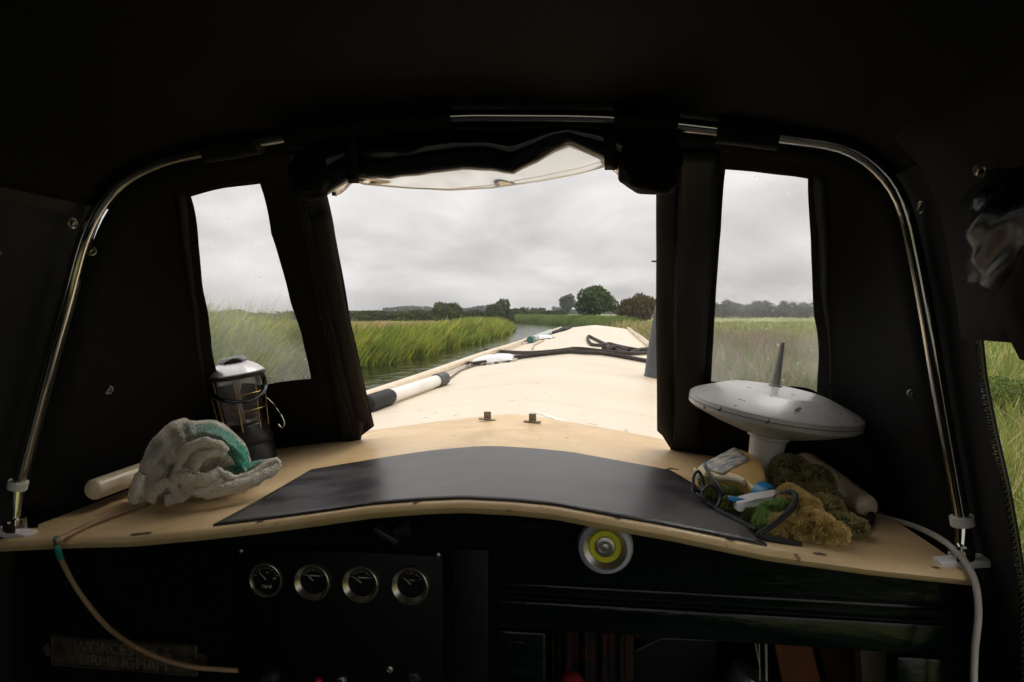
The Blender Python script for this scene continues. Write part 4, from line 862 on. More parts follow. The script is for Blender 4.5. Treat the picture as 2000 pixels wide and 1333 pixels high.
# ---------------------------------------------------------------- camping lantern
lb = on_roof(490, 902, .012); H_ = .2+.09
lan = thing('lantern', 'black camping lantern with clear globe and brass wire cage behind the towel', 'lantern', tuple(lb), (R(2), R(-8.5), R(8)))
k_ = float((lb-EYE)@FW)/F      # metres per photo pixel here
def LP(name, mb, m, par=lan, **k): return P(name, mb, m, par, local=True, **k)
px_ = lambda v: v*k_
mb = MB(); mb.lathe([(px_(46), 0), (px_(49), .004), (px_(49), px_(34)), (px_(47), px_(37)), (px_(49), px_(40)), (px_(49), px_(50)), (px_(46), px_(62)), (px_(42), px_(72)), (px_(38), px_(77)), (px_(34), px_(79))], 40); LP('base', mb, 'black_plastic')
mb = MB(); mb.lathe([(px_(36), px_(77)), (px_(38), px_(86)), (px_(42), px_(120)), (px_(44), px_(152)), (px_(43), px_(168)), (px_(42), px_(168)), (px_(43), px_(152)), (px_(41), px_(120)), (px_(37), px_(87)), (px_(35), px_(78))], 40, None, False); LP('globe', mb, 'globe')
mb = MB(); mb.lathe([(px_(35), px_(80)), (px_(32), px_(86)), (px_(10), px_(81)), (.0001, px_(80))], 32, None, False); LP('reflector', mb, 'chrome')
mb = MB(); mb.lathe([(px_(3.5), px_(75)), (px_(3.5), px_(140)), (px_(8), px_(150)), (px_(8), px_(166))], 14); LP('lamp_tube', mb, 'white_plastic')
mb = MB()
for i in range(8):
    a = i*math.pi/4+.3; c_, s__ = math.cos(a), math.sin(a); mb.tube([(c_*px_(r_), s__*px_(r_), px_(z_)) for r_, z_ in ((44, 62), (45, 80), (48, 120), (51, 150), (52, 168))], .0013, 6)
for z_, r_ in ((104, 47), (136, 50)): mb.tube([(px_(r_)*math.cos(a), px_(r_)*math.sin(a), px_(z_)) for a in np.linspace(0, 2*math.pi, 40, endpoint=False)], .0014, 6, closed=True)
LP('wire_cage', mb, 'brass')
mb = MB(); mb.lathe([(px_(50), px_(166)), (px_(57), px_(169)), (px_(58), px_(174)), (px_(55), px_(176)), (px_(50), px_(176))], 44, None, False); LP('cap_rim', mb, 'black_plastic')
mb = MB(); V = []; mb.lathe([(px_(54), px_(175.5)), (px_(44), px_(186)), (px_(33), px_(193)), (px_(25), px_(197))], 48, None, False)
mb.v = [(x*(1+.02*math.cos(16*math.atan2(y, x))), y*(1+.02*math.cos(16*math.atan2(y, x))), z) for x, y, z in mb.v]; LP('cap', mb, mat('cap_silver', (.55, .53, .52), (.68, .66, .65), rough=.32, metal=.6, scale=30))
mb = MB(); mb.lathe([(px_(26), px_(195)), (px_(27), px_(201)), (px_(24), px_(206)), (px_(12), px_(208)), (.0001, px_(208))], 32, None, False); LP('top_knob', mb, 'black_plastic')
mb = MB(); hp = [(-50, 0, 172), (-44, -22, 160), (-20, -52, 140), (10, -58, 128), (38, -46, 124), (54, -22, 132), (54, 0, 150), (50, 0, 172)]
mb.tube([tuple(px_(c) for c in p) for p in catmull(hp, 6)], [(.0065, .0022)]*(6*7+1), 10, flat=(0, 0, 1)); LP('handle', mb, 'gloss_black')
mb = MB(); hp = [(52, 0, 120), (66, -4, 104), (76, -6, 84), (80, -6, 66), (74, -6, 58), (68, -6, 66)]
mb.tube([tuple(px_(c) for c in p) for p in catmull(hp, 6)], .0018, 8); LP('hook', mb, 'chrome')
mb = MB(); mb.box((px_(40), -.004, px_(40)), (.012, .016, px_(40)), None, .003); mb.tube([tuple(px_(c) for c in p) for p in ((44, -6, 62), (50, -6, 50), (44, -6, 40))], .003, 8); LP('latch', mb, 'gloss_black')
# ---------------------------------------------------------------- dome aerial
db = on_roof(1486, 965, .0)
k2 = float((db-EYE)@FW)/F; db = db+UP*k2*28
ae = thing('dome_aerial', 'white saucer shaped aerial tilted on a thick stalk with a spike on top', 'aerial', tuple(db), (R(3), R(8), R(0)))
q2 = lambda v: v*k2*.94
mb = MB(); mb.lathe([(q2(27), q2(-46)), (q2(27), q2(28)), (q2(29), q2(30)), (q2(31), q2(36)), (q2(32), q2(40)), (q2(36), q2(88)), (q2(42), q2(92)), (q2(42), q2(97)), (q2(30), q2(103))], 48); P('stalk', mb, 'white_plastic', ae, local=True)
ws = mat('aerial_shell', (.43, .42, .40), (.53, .52, .495), rough=.33, scale=10, coat=.15)
tt = ws.node_tree; bb = tt.nodes['Principled BSDF']; sr = bb.inputs['Base Color'].links[0].from_socket; tcn = tt.nodes.new('ShaderNodeTexCoord'); sn = tt.nodes.new('ShaderNodeTexNoise'); sn.inputs['Scale'].default_value = 55; sn.inputs['Detail'].default_value = 3; tt.links.new(tcn.outputs['Object'], sn.inputs['Vector'])
rp = tt.nodes.new('ShaderNodeValToRGB'); rp.color_ramp.elements[0].position = .655; rp.color_ramp.elements[1].position = .68; tt.links.new(sn.outputs[0], rp.inputs[0]); mi = tt.nodes.new('ShaderNodeMix'); mi.data_type = 'RGBA'; tt.links.new(rp.outputs[0], mi.inputs[0]); tt.links.new(sr, mi.inputs[6]); mi.inputs[7].default_value = (.12, .08, .05, 1); tt.links.new(mi.outputs[2], bb.inputs['Base Color'])
RD = 170
mb = MB(); mb.lathe([(q2(40), q2(98)), (q2(70), q2(104)), (q2(120), q2(120)), (q2(RD-8), q2(137)), (q2(RD-1), q2(142)), (q2(RD), q2(150))], 72, None, False); P('shell_bottom', mb, ws, ae, local=True)
mb = MB(); mb.lathe([(q2(RD-2), q2(149.5)), (q2(RD-2), q2(152))], 72, None, False); P('seam', mb, 'black_plastic', ae, local=True)
mb = MB(); mb.lathe([(q2(RD), q2(151.5)), (q2(RD-1), q2(160)), (q2(RD-7), q2(165)), (q2(106), q2(187)), (q2(100), q2(188.6)), (q2(98), q2(189.2)), (q2(92), q2(190)), (q2(40), q2(192)), (.0001, q2(195))], 72, None, False); P('shell_top', mb, ws, ae, local=True)
mb = MB(); Mx = Matrix.Translation((q2(8), q2(50), q2(191))); mb.lathe([(q2(14), 0), (q2(13), q2(4)), (q2(9.5), q2(5)), (q2(9), q2(14)), (q2(4.4), q2(92)), (q2(3), q2(95)), (.0001, q2(96))], 24, Mx, False); P('spike', mb, mat('spike_grey', (.36, .35, .33), rough=.5), ae, local=True)
# ---------------------------------------------------------------- fluffy wash mitts
def fur(name, mb, nrm_, n, ln, colfn, parent, seed):
    r = np.random.default_rng(seed); V = np.array(mb.v); tri = []
    for f in mb.f:
        tri.append((f[0], f[1], f[2]));
        if len(f) == 4: tri.append((f[0], f[2], f[3]))
    tri = np.array(tri); A, B, Cc = V[tri[:,0]], V[tri[:,1]], V[tri[:,2]]; nn = np.cross(B-A, Cc-A); ar = np.linalg.norm(nn, axis=1); nn /= np.maximum(ar, 1e-12)[:,None]
    k = r.choice(len(tri), n, p=ar/ar.sum()); u, v = r.random(n), r.random(n); sw = u+v > 1; u[sw], v[sw] = 1-u[sw], 1-v[sw]
    Pp = A[k]+(B-A)[k]*u[:,None]+(Cc-A)[k]*v[:,None]; N_ = nn[k]
    clump = np.array([[noise.noise(Vector(p)*90+Vector((c*7, 0, 0))) for c in range(3)] for p in Pp])
    dr = N_+clump*1.1+r.normal(0, .25, (n, 3)); dr /= np.linalg.norm(dr, axis=1)[:,None]
    t1 = np.cross(dr, r.normal(0, 1, (n, 3))); t1 /= np.linalg.norm(t1, axis=1)[:,None]
    l_ = ln*r.uniform(.6, 1.25, n)[:,None]; w_ = .00085
    tip = Pp+dr*l_; mid = Pp+dr*l_*.55
    VV = np.stack([Pp-t1*w_, Pp+t1*w_, mid+t1*w_*.9, mid-t1*w_*.9, tip], 1).reshape(-1, 3)
    col = colfn(Pp, r, n); C = np.ones((n, 5, 4)); C[...,:3] = col[:,None,:]
    b = (np.arange(n)*5)[:,None]
    return raw(name, VV, C.reshape(-1, 4), (b+np.array([0, 1, 2, 3])).reshape(-1), (b+np.array([3, 2, 4])).reshape(-1), MAT['fur'], parent, ORG[parent])
um = lambda nm, c: mat(nm, c, rough=.95, scale=30, spec=.05)
_tw, _mbt, _cf = TOWEL_FUZZ; fur('terry_pile', _mbt, 0, 60000, .0014, _cf, _tw, 8)
# mitt at the back: olive lobes between the stalk and the right rail
m1 = thing('wash_mitt', 'olive green fluffy wash mitt heaped against the right rail behind the yellow one', 'wash mitt', tuple(on_roof(1580, 1010)), group='fluffy wash mitts')
mb = MB(); sph(mb, 1543, 920, 1.47, 36, 30, .045, 12); sph(mb, 1530, 950, 1.42, 26, 30, .04); sph(mb, 1592, 946, 1.42, 36, 34, .045); sph(mb, 1606, 978, 1.36, 32, 32, .04); sph(mb, 1652, 1028, 1.225, 42, 22, .03, 12); sph(mb, 1610, 1000, 1.30, 38, 30, .04); sph(mb, 1560, 975, 1.38, 30, 26, .04)
sm_, _ = soft(mb, .006, 2, .004, .03); P('mitt_body', sm_, um('mitt_olive', (.045, .05, .02)), m1)
fur('pile', sm_, 0, 26000, .007, lambda p, r, n: mixc(.45+.5*vnoise(p[:,0]*30, p[:,2]*30, 1, 3)+r.normal(0, .25, n), (.16, .17, .07), (.52, .44, .20)), m1, 3)
mb = MB(); mb.tube([at_d(px, py, d) for px, py, d in catmull([(1612, 1052, 1.19), (1648, 1051, 1.20), (1680, 1040, 1.235), (1698, 1024, 1.29), (1703, 1006, 1.35)], 6)], .0068, 10); P('binding', mb, 'trim_tape', m1)
# front mitt: yellow outside, green lining showing at the cuff
m2 = thing('wash_mitt', 'mustard yellow fluffy wash mitt with a bright green lining lying on the hatch corner', 'wash mitt', tuple(on_roof(1550, 1060)), group='fluffy wash mitts')
mb = MB(); sph(mb, 1562, 1000, 1.23, 46, 36, .035, 35); sph(mb, 1545, 1034, 1.185, 52, 25, .03, 8); sph(mb, 1596, 1032, 1.18, 44, 30, .035, 20); sph(mb, 1630, 1042, 1.18, 26, 19, .03); sph(mb, 1514, 1036, 1.19, 26, 18, .025, 10); sph(mb, 1548, 975, 1.27, 28, 20, .03, 30)
sm2, _ = soft(mb, .005, 2, .005, .022); P('mitt_body', sm2, um('mitt_yellow', (.12, .085, .025)), m2)
fur('pile', sm2, 0, 30000, .0075, lambda p, r, n: mixc(.5+.5*vnoise(p[:,0]*35, p[:,2]*35, 1, 6)+r.normal(0, .28, n), (.44, .34, .14), (.88, .68, .28)), m2, 4)
mb = MB(); sph(mb, 1510, 1006, 1.215, 36, 24, .022, -38); sph(mb, 1494, 1024, 1.195, 22, 18, .022, -38)
sm3, _ = soft(mb, .005, 2, .002, .02); P('lining', sm3, um('mitt_green', (.03, .08, .015)), m2)
fur('lining_pile', sm3, 0, 12000, .0065, lambda p, r, n: mixc(.5+r.normal(0, .35, n), (.14, .25, .07), (.40, .56, .20)), m2, 5)
mb = MB(); mb.tube([at_d(px, py, d) for px, py, d in catmull([(1512, 975, 1.25), (1528, 966, 1.23), (1548, 962, 1.215), (1554, 978, 1.195), (1538, 1002, 1.175), (1514, 1022, 1.165), (1492, 1038, 1.16), (1482, 1046, 1.155), (1498, 1052, 1.15), (1530, 1058, 1.145), (1566, 1063, 1.14)], 6)], [.0055]*58+[.0045]*3, 10); P('binding', mb, 'trim_tape', m2)
# green underlay of a third mitt below the bottle
m3 = thing('wash_mitt', 'flattened green and yellow wash mitt under the amber spray bottle', 'wash mitt', tuple(on_roof(1420, 990)), group='fluffy wash mitts')
mb = MB(); sph(mb, 1415, 968, 1.37, 44, 17, .03, 22); sph(mb, 1450, 996, 1.31, 46, 16, .024, 22); sph(mb, 1484, 1016, 1.25, 32, 16, .024, 20); sph(mb, 1390, 945, 1.44, 24, 14, .03, 22)
sm4, _ = soft(mb, .005, 2, .003, .02); P('mitt_body', sm4, um('mitt_moss', (.03, .055, .015)), m3)
fur('pile', sm4, 0, 20000, .0065, lambda p, r, n: mixc(.4+.7*vnoise(p[:,0]*30, p[:,2]*30, 1, 9)+r.normal(0, .3, n), (.10, .16, .05), (.44, .42, .14)), m3, 6)
mb = MB(); mb.tube([at_d(px, py, d) for px, py, d in catmull([(1352, 958, 1.40), (1375, 980, 1.33), (1410, 1002, 1.265), (1445, 1020, 1.225), (1478, 1036, 1.185)], 6)], .0048, 10); P('binding', mb, 'trim_tape', m3)
# ---------------------------------------------------------------- amber spray bottle
sb = thing('spray_bottle', 'amber spray bottle with blue collar and white trigger head lying on the mitts', 'spray bottle', tuple(on_roof(1430, 950)))
A0 = at_d(1404, 914, 1.50); A1 = at_d(1488, 964, 1.35); ax = (A1-A0); Ln = np.linalg.norm(ax); ax /= Ln
nm = np.array([-.12, -.95, 1.]); nm = nm-ax*(nm@ax); nm /= np.linalg.norm(nm); sd = np.cross(nm, ax); sd = sd if sd[1] > 0 else -sd
am = bpy.data.materials.new('amber_liquid'); am.use_nodes = True; bb = am.node_tree.nodes['Principled BSDF']; bb.inputs['Base Color'].default_value = (.88, .60, .24, 1); bb.inputs['Roughness'].default_value = .12; bb.inputs['Transmission Weight'].default_value = .35; bb.inputs['IOR'].default_value = 1.3; bb.inputs['Coat Weight'].default_value = .5; bb.inputs['Subsurface Weight'].default_value = 0
kb = 1.52/F
def bloft(stn, n=32, pw=.55):
    m_ = MB(); V = []
    for s_, wu, wd_, th in stn:      # s along axis, half widths up/down side in px, half thickness m
        c = A0+ax*Ln*s_
        for j in range(n):
            a = 2*math.pi*j/n; ca, sa = math.cos(a), math.sin(a); ca = math.copysign(abs(ca)**pw, ca); sa = math.copysign(abs(sa)**pw, sa)
            V.append(c+sd*(wu if ca > 0 else wd_)*kb*ca+nm*th*sa)
    k = len(stn); Fc = [(i*n+j, i*n+(j+1) % n, (i+1)*n+(j+1) % n, (i+1)*n+j) for i in range(k-1) for j in range(n)]+[tuple(range(n-1, -1, -1)), tuple((k-1)*n+j for j in range(n))]
    return m_.add(V, Fc)
mb = bloft([(-.02, 48, 44, .022), (.0, 54, 50, .027), (.08, 57, 54, .029), (.22, 57, 54, .030), (.36, 56, 50, .030), (.48, 52, 34, .030), (.60, 46, 22, .028), (.72, 37, 15, .025), (.82, 27, 13, .021), (.92, 18, 14, .017), (.97, 15, 14, .015), (1.0, 15, 14, .015)]); P('bottle', mb, am, sb)
mb = MB(); V = []
lt = mat('label_worn', (.68, .58, .46), (.20, .26, .30), rough=.55, scale=34, stretch=(1, 2.5, 3), detail=9, lo=.42, hi=.58)
for i in range(9):
    for j in range(9):
        s_ = .05+.45*i/8; u_ = -36+76*j/8; V.append(A0+ax*Ln*s_+sd*u_*kb*(1-.22*(i/8)**2)+nm*(.0312))
mb.add(V, [(i*9+j, i*9+j+1, (i+1)*9+j+1, (i+1)*9+j) for i in range(8) for j in range(8)]); P('paper_label', mb, lt, sb, mods=[('SOLIDIFY', dict(thickness=.0005))])
# highlight on the grip-side chamfer, put in as a pale tube
mb = MB(); mb.tube([A0+ax*Ln*s_-sd*w_*kb*.93+nm*.021 for s_, w_ in ((.0, 50), (.15, 53), (.34, 50), (.46, 36), (.58, 24), (.70, 16), (.82, 13))], [(.005, .007)]*7, 10, flat=tuple(nm)); P('chamfer_highlight', mb, mat('highlight_cream', (.72, .62, .45), rough=.2, coat=.5), sb)
blue = mat('blue_plastic', (.01, .20, .42), rough=.35, coat=.1)
mb = MB(); n = 36; V = []
for s_, rr_ in ((.985, 17), (.99, 21), (1.12, 21), (1.17, 18), (1.175, 12)):
    for j in range(n):
        a = 2*math.pi*j/n; q = (rr_+(.8 if j % 2 else 0))*kb; V.append(A0+ax*Ln*s_+sd*q*math.cos(a)+nm*q*math.sin(a))
mb.add(V, [(i*n+j, i*n+(j+1) % n, (i+1)*n+(j+1) % n, (i+1)*n+j) for i in range(4) for j in range(n)]); P('collar', mb, blue, sb)
hd = MB(); Hc = lambda px, py, d: at_d(px, py, d-.115)
h0 = [Hc(1498, 975, 1.42), Hc(1530, 972, 1.42), Hc(1530, 990, 1.39), Hc(1500, 1006, 1.385)]
h0b = [p+FW*.032 for p in h0]; h1 = [Hc(1445, 985, 1.385), Hc(1462, 984, 1.38), Hc(1462, 1000, 1.375), Hc(1446, 1001, 1.38)]
def boxq(a, b, th=.030):
    m_ = MB(); A_ = [np.array(p) for p in a]; B_ = [np.array(p) for p in b]; V = A_+[p+FW*th for p in A_]; return A_
bm_h = MB(); ta, tb, tc_, td = Hc(1440, 983, 1.385), Hc(1520, 966, 1.40), Hc(1522, 992, 1.385), Hc(1442, 998, 1.375)
te, tf = Hc(1478, 1003, 1.372), Hc(1500, 1002, 1.375)
front = [ta, Hc(1470, 974, 1.39), tb, Hc(1536, 972, 1.395), tc_, tf, te, td]; back = [p+FW*.028+UP*.004 for p in front]; n = len(front)
bm_h.add(front+back, [tuple(range(n-1, -1, -1)), tuple(range(n, 2*n))]+[(i, (i+1) % n, n+(i+1) % n, n+i) for i in range(n)]); P('trigger_head', bm_h, 'white_plastic', sb, mods=[('BEVEL', dict(width=.003, segments=2))])
f2 = [Hc(1440, 982, 1.383), Hc(1454, 980, 1.381), Hc(1457, 999, 1.371), Hc(1443, 1001, 1.372)]; mb = MB(); mb.hexa(f2, [p+FW*.03 for p in f2]); P('nozzle', mb, 'white_plastic', sb, mods=[('BEVEL', dict(width=.0015, segments=2))])
f2 = [Hc(1425, 971, 1.40), Hc(1465, 977, 1.39), Hc(1474, 983, 1.39), Hc(1448, 986, 1.385), Hc(1426, 978, 1.395)]
mb = MB(); n = 5; mb.add(f2+[p+FW*.014 for p in f2], [(4, 3, 2, 1, 0), (5, 6, 7, 8, 9)]+[(i, (i+1) % n, n+(i+1) % n, n+i) for i in range(n)]); P('trigger', mb, blue, sb, mods=[('BEVEL', dict(width=.001, segments=2))])
# ---------------------------------------------------------------- glasses
gs = thing('glasses', 'black framed spectacles leaning beside the amber bottle', 'glasses', tuple(on_roof(1390, 990)))
def lensloop(pts, parent):
    pts = [(a, b, c-.085) for a, b, c in pts]
    q = catmull(pts+[pts[0]], 6)[:-1]; W = [at_d(a, b, c) for a, b, c in q]
    mb = MB(); mb.tube(W, [(.0030, .0036)]*len(W), 8, closed=True, flat=tuple(-FW)); P('rim', mb, 'black_plastic', parent)
    mb = MB(); c = sum(W)/len(W); mb.add([c]+W, [(0, i+1, (i+1) % len(W)+1) for i in range(len(W))]); P('lens', mb, 'lens', parent, smooth=False)
lensloop([(1357, 926, 1.43), (1364, 921, 1.43), (1372, 934, 1.425), (1374, 946, 1.42), (1366, 960, 1.41), (1357, 952, 1.415), (1354, 938, 1.425)], gs)
lensloop([(1376, 955, 1.40), (1388, 948, 1.40), (1404, 962, 1.39), (1407, 976, 1.38), (1400, 991, 1.37), (1388, 989, 1.375), (1376, 977, 1.385), (1371, 964, 1.395)], gs)
mb = MB(); mb.tube([at_d(p[0], p[1], p[2]-.085) for p in ((1370, 940, 1.418), (1373, 950, 1.41), (1372, 962, 1.40))], 0.0034, 8); P('bridge', mb, 'black_plastic', gs)
mb = MB(); mb.tube([at_d(p[0], p[1], p[2]-.085) for p in catmull([(1412, 968, 1.385), (1402, 950, 1.40), (1388, 930, 1.43), (1380, 916, 1.455), (1377, 909, 1.47)], 5)], [(.003, .0052)]*21, 8); P('temple', mb, 'black_plastic', gs)
mb = MB(); mb.tube([at_d(p[0], p[1], p[2]-.085) for p in catmull([(1355, 950, 1.43), (1358, 962, 1.43), (1372, 976, 1.41), (1386, 990, 1.39)], 5)], [(.003, .005)]*16, 8); P('temple', mb, 'black_plastic', gs)
# leaf caught behind the rail
p = at_d(1650, 938, 1.50); mb = MB(); V = [p+RT*a*.001+UP*b*.001+FW*c*.001 for a, b, c in ((-18, 9, 0), (-6, 8, -3), (8, 2, -4), (16, -9, 0), (2, -6, -2), (-10, 0, -1))]; mb.add(V, [(0, 5, 1), (1, 5, 4), (1, 4, 2), (2, 4, 3)])
T(obj('leaf', mb, mat('leaf_green', (.25, .34, .06), (.45, .5, .2), rough=.6, scale=60)), 'small pale green leaf caught behind the end of the right rail', 'leaf')
# twig bits
p = on_roof(1300, 918, .016); mb = MB(); mb.tube([p, p+np.array([.012, .003, .003]), p+np.array([.03, .004, .0])], [.0015, .002, .0008], 6)
T(obj('twig', mb, MAT['bark']), 'tiny dark twig by the right corner of the mat', 'twig')
# ---------------------------------------------------------------- cables
mc = mat('cable_grey', (.34, .31, .27), (.42, .38, .33), rough=.55, scale=30); mt = mat('cable_tan', (.26, .16, .085), (.34, .22, .12), rough=.55, scale=26)
def cable(name, pts3, r_, m, label): 
    q = catmull(pts3, 8); mb = MB(); mb.tube(q, r_, 10); return T(obj(name, mb, m), label, 'cable')
def rf(px, py, l=.016): return on_roof(px, py, l)
c1 = [rf(300, 978), rf(255, 996), rf(210, 1012), rf(165, 1030), rf(128, 1048), rf(114, 1056, .02)]
c1 = [tuple(p) for p in c1]+[tuple(at_y(112, 1066, 1.128)), tuple(at_y(118, 1090, 1.14)), tuple(at_y(150, 1150, 1.17)), tuple(at_y(200, 1215, 1.17)), tuple(at_y(250, 1255, 1.155)), tuple(at_y(310, 1285, 1.15)), tuple(at_y(370, 1302, 1.155)), tuple(at_y(430, 1308, 1.175)), tuple(at_y(470, 1310, 1.192))]
cable('cable', c1, .0048, mt, 'brown and teal cable draped over the left hatch edge past the brass plate')
c2 = [at_y(118, 1090, 1.133), at_y(112, 1070, 1.120), at_y(110, 1058, 1.126), at_y(110, 1052, 1.14)]
mb = MB(); mb.tube(catmull([tuple(p) for p in c2], 6), .0055, 10); T(obj('tape_wrap', mb, mat('teal_tape', (.02, .22, .20), rough=.5)), 'short teal tape wrap on the brown cable at the hatch edge', 'tape')
c3 = [tuple(rf(1690, 1003, .010)), tuple(rf(1740, 1014, .012)), tuple(rf(1800, 1034, .02)), tuple(at_d(1850, 1062, 1.12)), tuple(at_d(1885, 1098, 1.075)), tuple(at_d(1905, 1140, 1.05)), tuple(at_d(1911, 1200, 1.04)), tuple(at_d(1904, 1270, 1.04)), tuple(at_d(1902, 1340, 1.04)), tuple(at_d(1905, 1420, 1.04))]
cable('cable', c3, .0052, mc, 'grey white cable curving over the right hatch corner and hanging down')
# ---------------------------------------------------------------- puck lamp, instrument panel, name plate
p = at_y(1182, 1066, 1.188); pl = thing('puck_lamp', 'round push light with yellow ring stuck under the hatch edge', 'lamp', tuple(p))
Mx = Matrix.Translation(p) @ Matrix.Rotation(R(90), 4, 'X')
kk = 1.2/F
for nm_, prof, m_ in (('rim', [(kk*52, -.004), (kk*54, .004), (kk*50, .014), (kk*42, .018), (kk*41, .014)], mat('rim_lilac', (.42, .41, .52), rough=.35)), ('reflector', [(kk*41, .0145), (kk*31, .006)], 'steel'), ('led_ring', [(kk*31, .0062), (kk*30, .0075), (kk*21, .0075), (kk*20, .006)], mat('led_yellow', (.62, .60, .02), rough=.5)), ('button', [(kk*20, .006), (kk*19, .009), (kk*13, .010), (kk*12, .007), (kk*9, .007), (kk*7, .010), (.0001, .011)], 'steel')):
    mb = MB(); mb.lathe(prof, 44, Mx, False); P(nm_, mb, m_, pl)
a, b = xz(468, 1066), xz(868, 1078); YP = 1.186
ip = thing('instrument_panel', 'black instrument panel with four round chrome rimmed gauges and switches', 'instrument panel', ((a[0]+b[0])/2, YP, .75))
mb = MB(); zt = (a[1]+b[1])/2; mb.box(((a[0]+b[0])/2, YP+.004, (zt+.8)/2), (b[0]-a[0], .008, zt-.8), None, .002); P('plate', mb, 'black_paint', ip)
dial = mat('dial_black', (.006, .006, .007), rough=.35, spec=.3); ivory = mat('marks_ivory', (.42, .40, .34), rough=.6); redm = mat('marks_red', (.35, .03, .02), rough=.6)
def text(name, body, size, loc, m, parent, ext=.0006):
    cu = bpy.data.curves.new('txt', 'FONT'); cu.body = body; cu.size = size; cu.extrude = ext; cu.align_x = 'CENTER'; cu.align_y = 'CENTER'; cu.resolution_u = 3
    ob = bpy.data.objects.new('tmp', cu); COL.objects.link(ob); dg = bpy.context.evaluated_depsgraph_get(); me = bpy.data.meshes.new_from_object(ob.evaluated_get(dg)); bpy.data.objects.remove(ob)
    me.transform(Matrix.Translation(Vector(loc)) @ Matrix.Rotation(R(90), 4, 'X')); me.transform(Matrix.Translation(-Vector(ORG[parent])))
    o = bpy.data.objects.new(name, me); COL.objects.link(o); o.parent = parent; me.materials.append(m); ORG[o] = ORG[parent]; return o
kg = 1.19/F
for i, (px, py, an) in enumerate(((521, 1132, 135), (613, 1134, 137), (707, 1138, 145), (803, 1141, 138))):
    c = at_y(px, py, YP-.001); Mx = Matrix.Translation(c) @ Matrix.Rotation(R(90), 4, 'X')
    r0 = kg*(37 if i == 0 else 39.5); ri = r0*(.82 if i == 0 else .72); dp = .006 if i == 0 else .011
    mb = MB(); mb.lathe([(r0*.98, -.003), (r0, dp*.5), (r0*.97, dp), (r0*.92, dp*1.1), (ri, dp*.35), (ri, -.001)], 48, Mx, False); P('bezel', mb, mat('bezel_metal', (.28, .26, .21), (.40, .37, .30), rough=.28, metal=.9, scale=40) if i == 0 else bpy.data.materials['bezel_metal'], ip)
    mb = MB(); mb.lathe([(ri*1.01, .0008), (.0001, .0009)], 40, Mx, False); dd_ = P('dial', mb, dial, ip)
    mb = MB(); ca, sa = math.cos(R(an)), math.sin(R(an)); c0 = Vector(c)+Vector((0, -.0022, 0)); d3 = Vector((ca, 0, sa)); sd3 = Vector((-sa, 0, ca))
    mb.add([c0-sd3*.0011, c0+sd3*.0011, c0+d3*ri*.72+sd3*.0005, c0+d3*ri*.72-sd3*.0005], [(0, 1, 2, 3)]); mb.v = [tuple(v) for v in mb.v]; P('needle', mb, ivory, dd_, smooth=False, mods=[('SOLIDIFY', dict(thickness=.0006))])
    mb = MB(); mb2_ = MB()
    for j in range(9):
        aa = R(150-15*j) if i else R(160-17*j); u3 = Vector((math.cos(aa), 0, math.sin(aa))); s3 = Vector((-math.sin(aa), 0, math.cos(aa))); l0, l1 = (.74, .9) if j % 2 == 0 else (.8, .9); wq = .0007
        tgt = mb2_ if (i == 3 and j in (0, 1, 2)) else mb
        tgt.add([c0+u3*ri*l0-s3*wq, c0+u3*ri*l0+s3*wq, c0+u3*ri*l1+s3*wq, c0+u3*ri*l1-s3*wq], [(0, 1, 2, 3)])
    P('scale_marks', mb, ivory, dd_, smooth=False)
    if mb2_.v: P('red_marks', mb2_, redm, dd_, smooth=False)
    if i == 0: text('lettering', 'TEMP', .0085, (c[0]+.001, YP-.003, c[2]-ri*.5), ivory, dd_); text('numerals', '80', .005, (c[0]+.002, YP-.003, c[2]+ri*.5), ivory, dd_); text('numerals', '120', .0045, (c[0]+ri*.6, YP-.003, c[2]+ri*.12), ivory, dd_)
    if i == 3: text('lettering', 'VOLT', .0045, (c[0]+.002, YP-.003, c[2]+ri*.30), ivory, dd_)
    if i in (1, 2): mb = MB(); mb.box((c[0]+ri*.12, YP-.0028, c[2]+ri*.38), (ri*.8, .0004, .0022)); P('legend_strip', mb, ivory, dd_, smooth=False)
def lathe_at(px, py, prof, m_, nm_, par, n=24, y=None):
    c = at_y(px, py, y or YP-.001); Mx = Matrix.Translation(c) @ Matrix.Rotation(R(90), 4, 'X'); mb = MB(); mb.lathe([(r_*kg, z_) for r_, z_ in prof], n, Mx, False); return P(nm_, mb, m_, par)
for px, py in ((466, 1077), (856, 1084)): lathe_at(px+(5 if px < 500 else 0), py, [(5, 0), (4.6, .002), (2.5, .003), (.01, .0032)], 'steel', 'screw', ip, 14)
lathe_at(531, 1322, [(19, 0), (19, .004), (15, .014), (13, .018), (.01, .019)], 'black_plastic', 'knob', ip, 30)
lathe_at(622, 1330, [(9, 0), (9, .003), (8, .007), (4, .010), (.01, .011)], mat('red_plastic', (.30, .005, .008), rough=.25), 'warning_light', ip, 20)
lathe_at(668, 1330, [(11, 0), (10, .004), (6, .005), (4, .018), (.01, .020)], 'steel', 'toggle_switch', ip, 20)
lathe_at(762, 1307, [(7.5, 0), (7, .004), (4.5, .005), (3.5, .003), (.01, .003)], 'steel', 'push_button', ip, 20)
lathe_at(808, 1326, [(17, 0), (16, .004), (9, .006), (7, .012), (.01, .013)], 'black_plastic', 'key_switch', ip, 6)
a, b = xz(107, 1244), xz(390, 1310); cxn, czn = (a[0]+b[0])/2, (a[1]+b[1])/2; w_, h_ = b[0]-a[0], .060
npd = thing('name_plate', 'cast brass plate reading WORCESTER & BIRMINGHAM on the dark bulkhead', 'plaque', (cxn, 1.196, czn-h_/2))
mb = MB(); mb.box((cxn, 1.194, czn), (w_, .006, h_), None, .001)
for s in (-1, 1): mb.tube([(cxn+s*(w_/2+.006), 1.197, czn), (cxn+s*(w_/2+.006), 1.191, czn)], .013, 18)
P('plate', mb, 'oldbrass', npd, smooth=False)
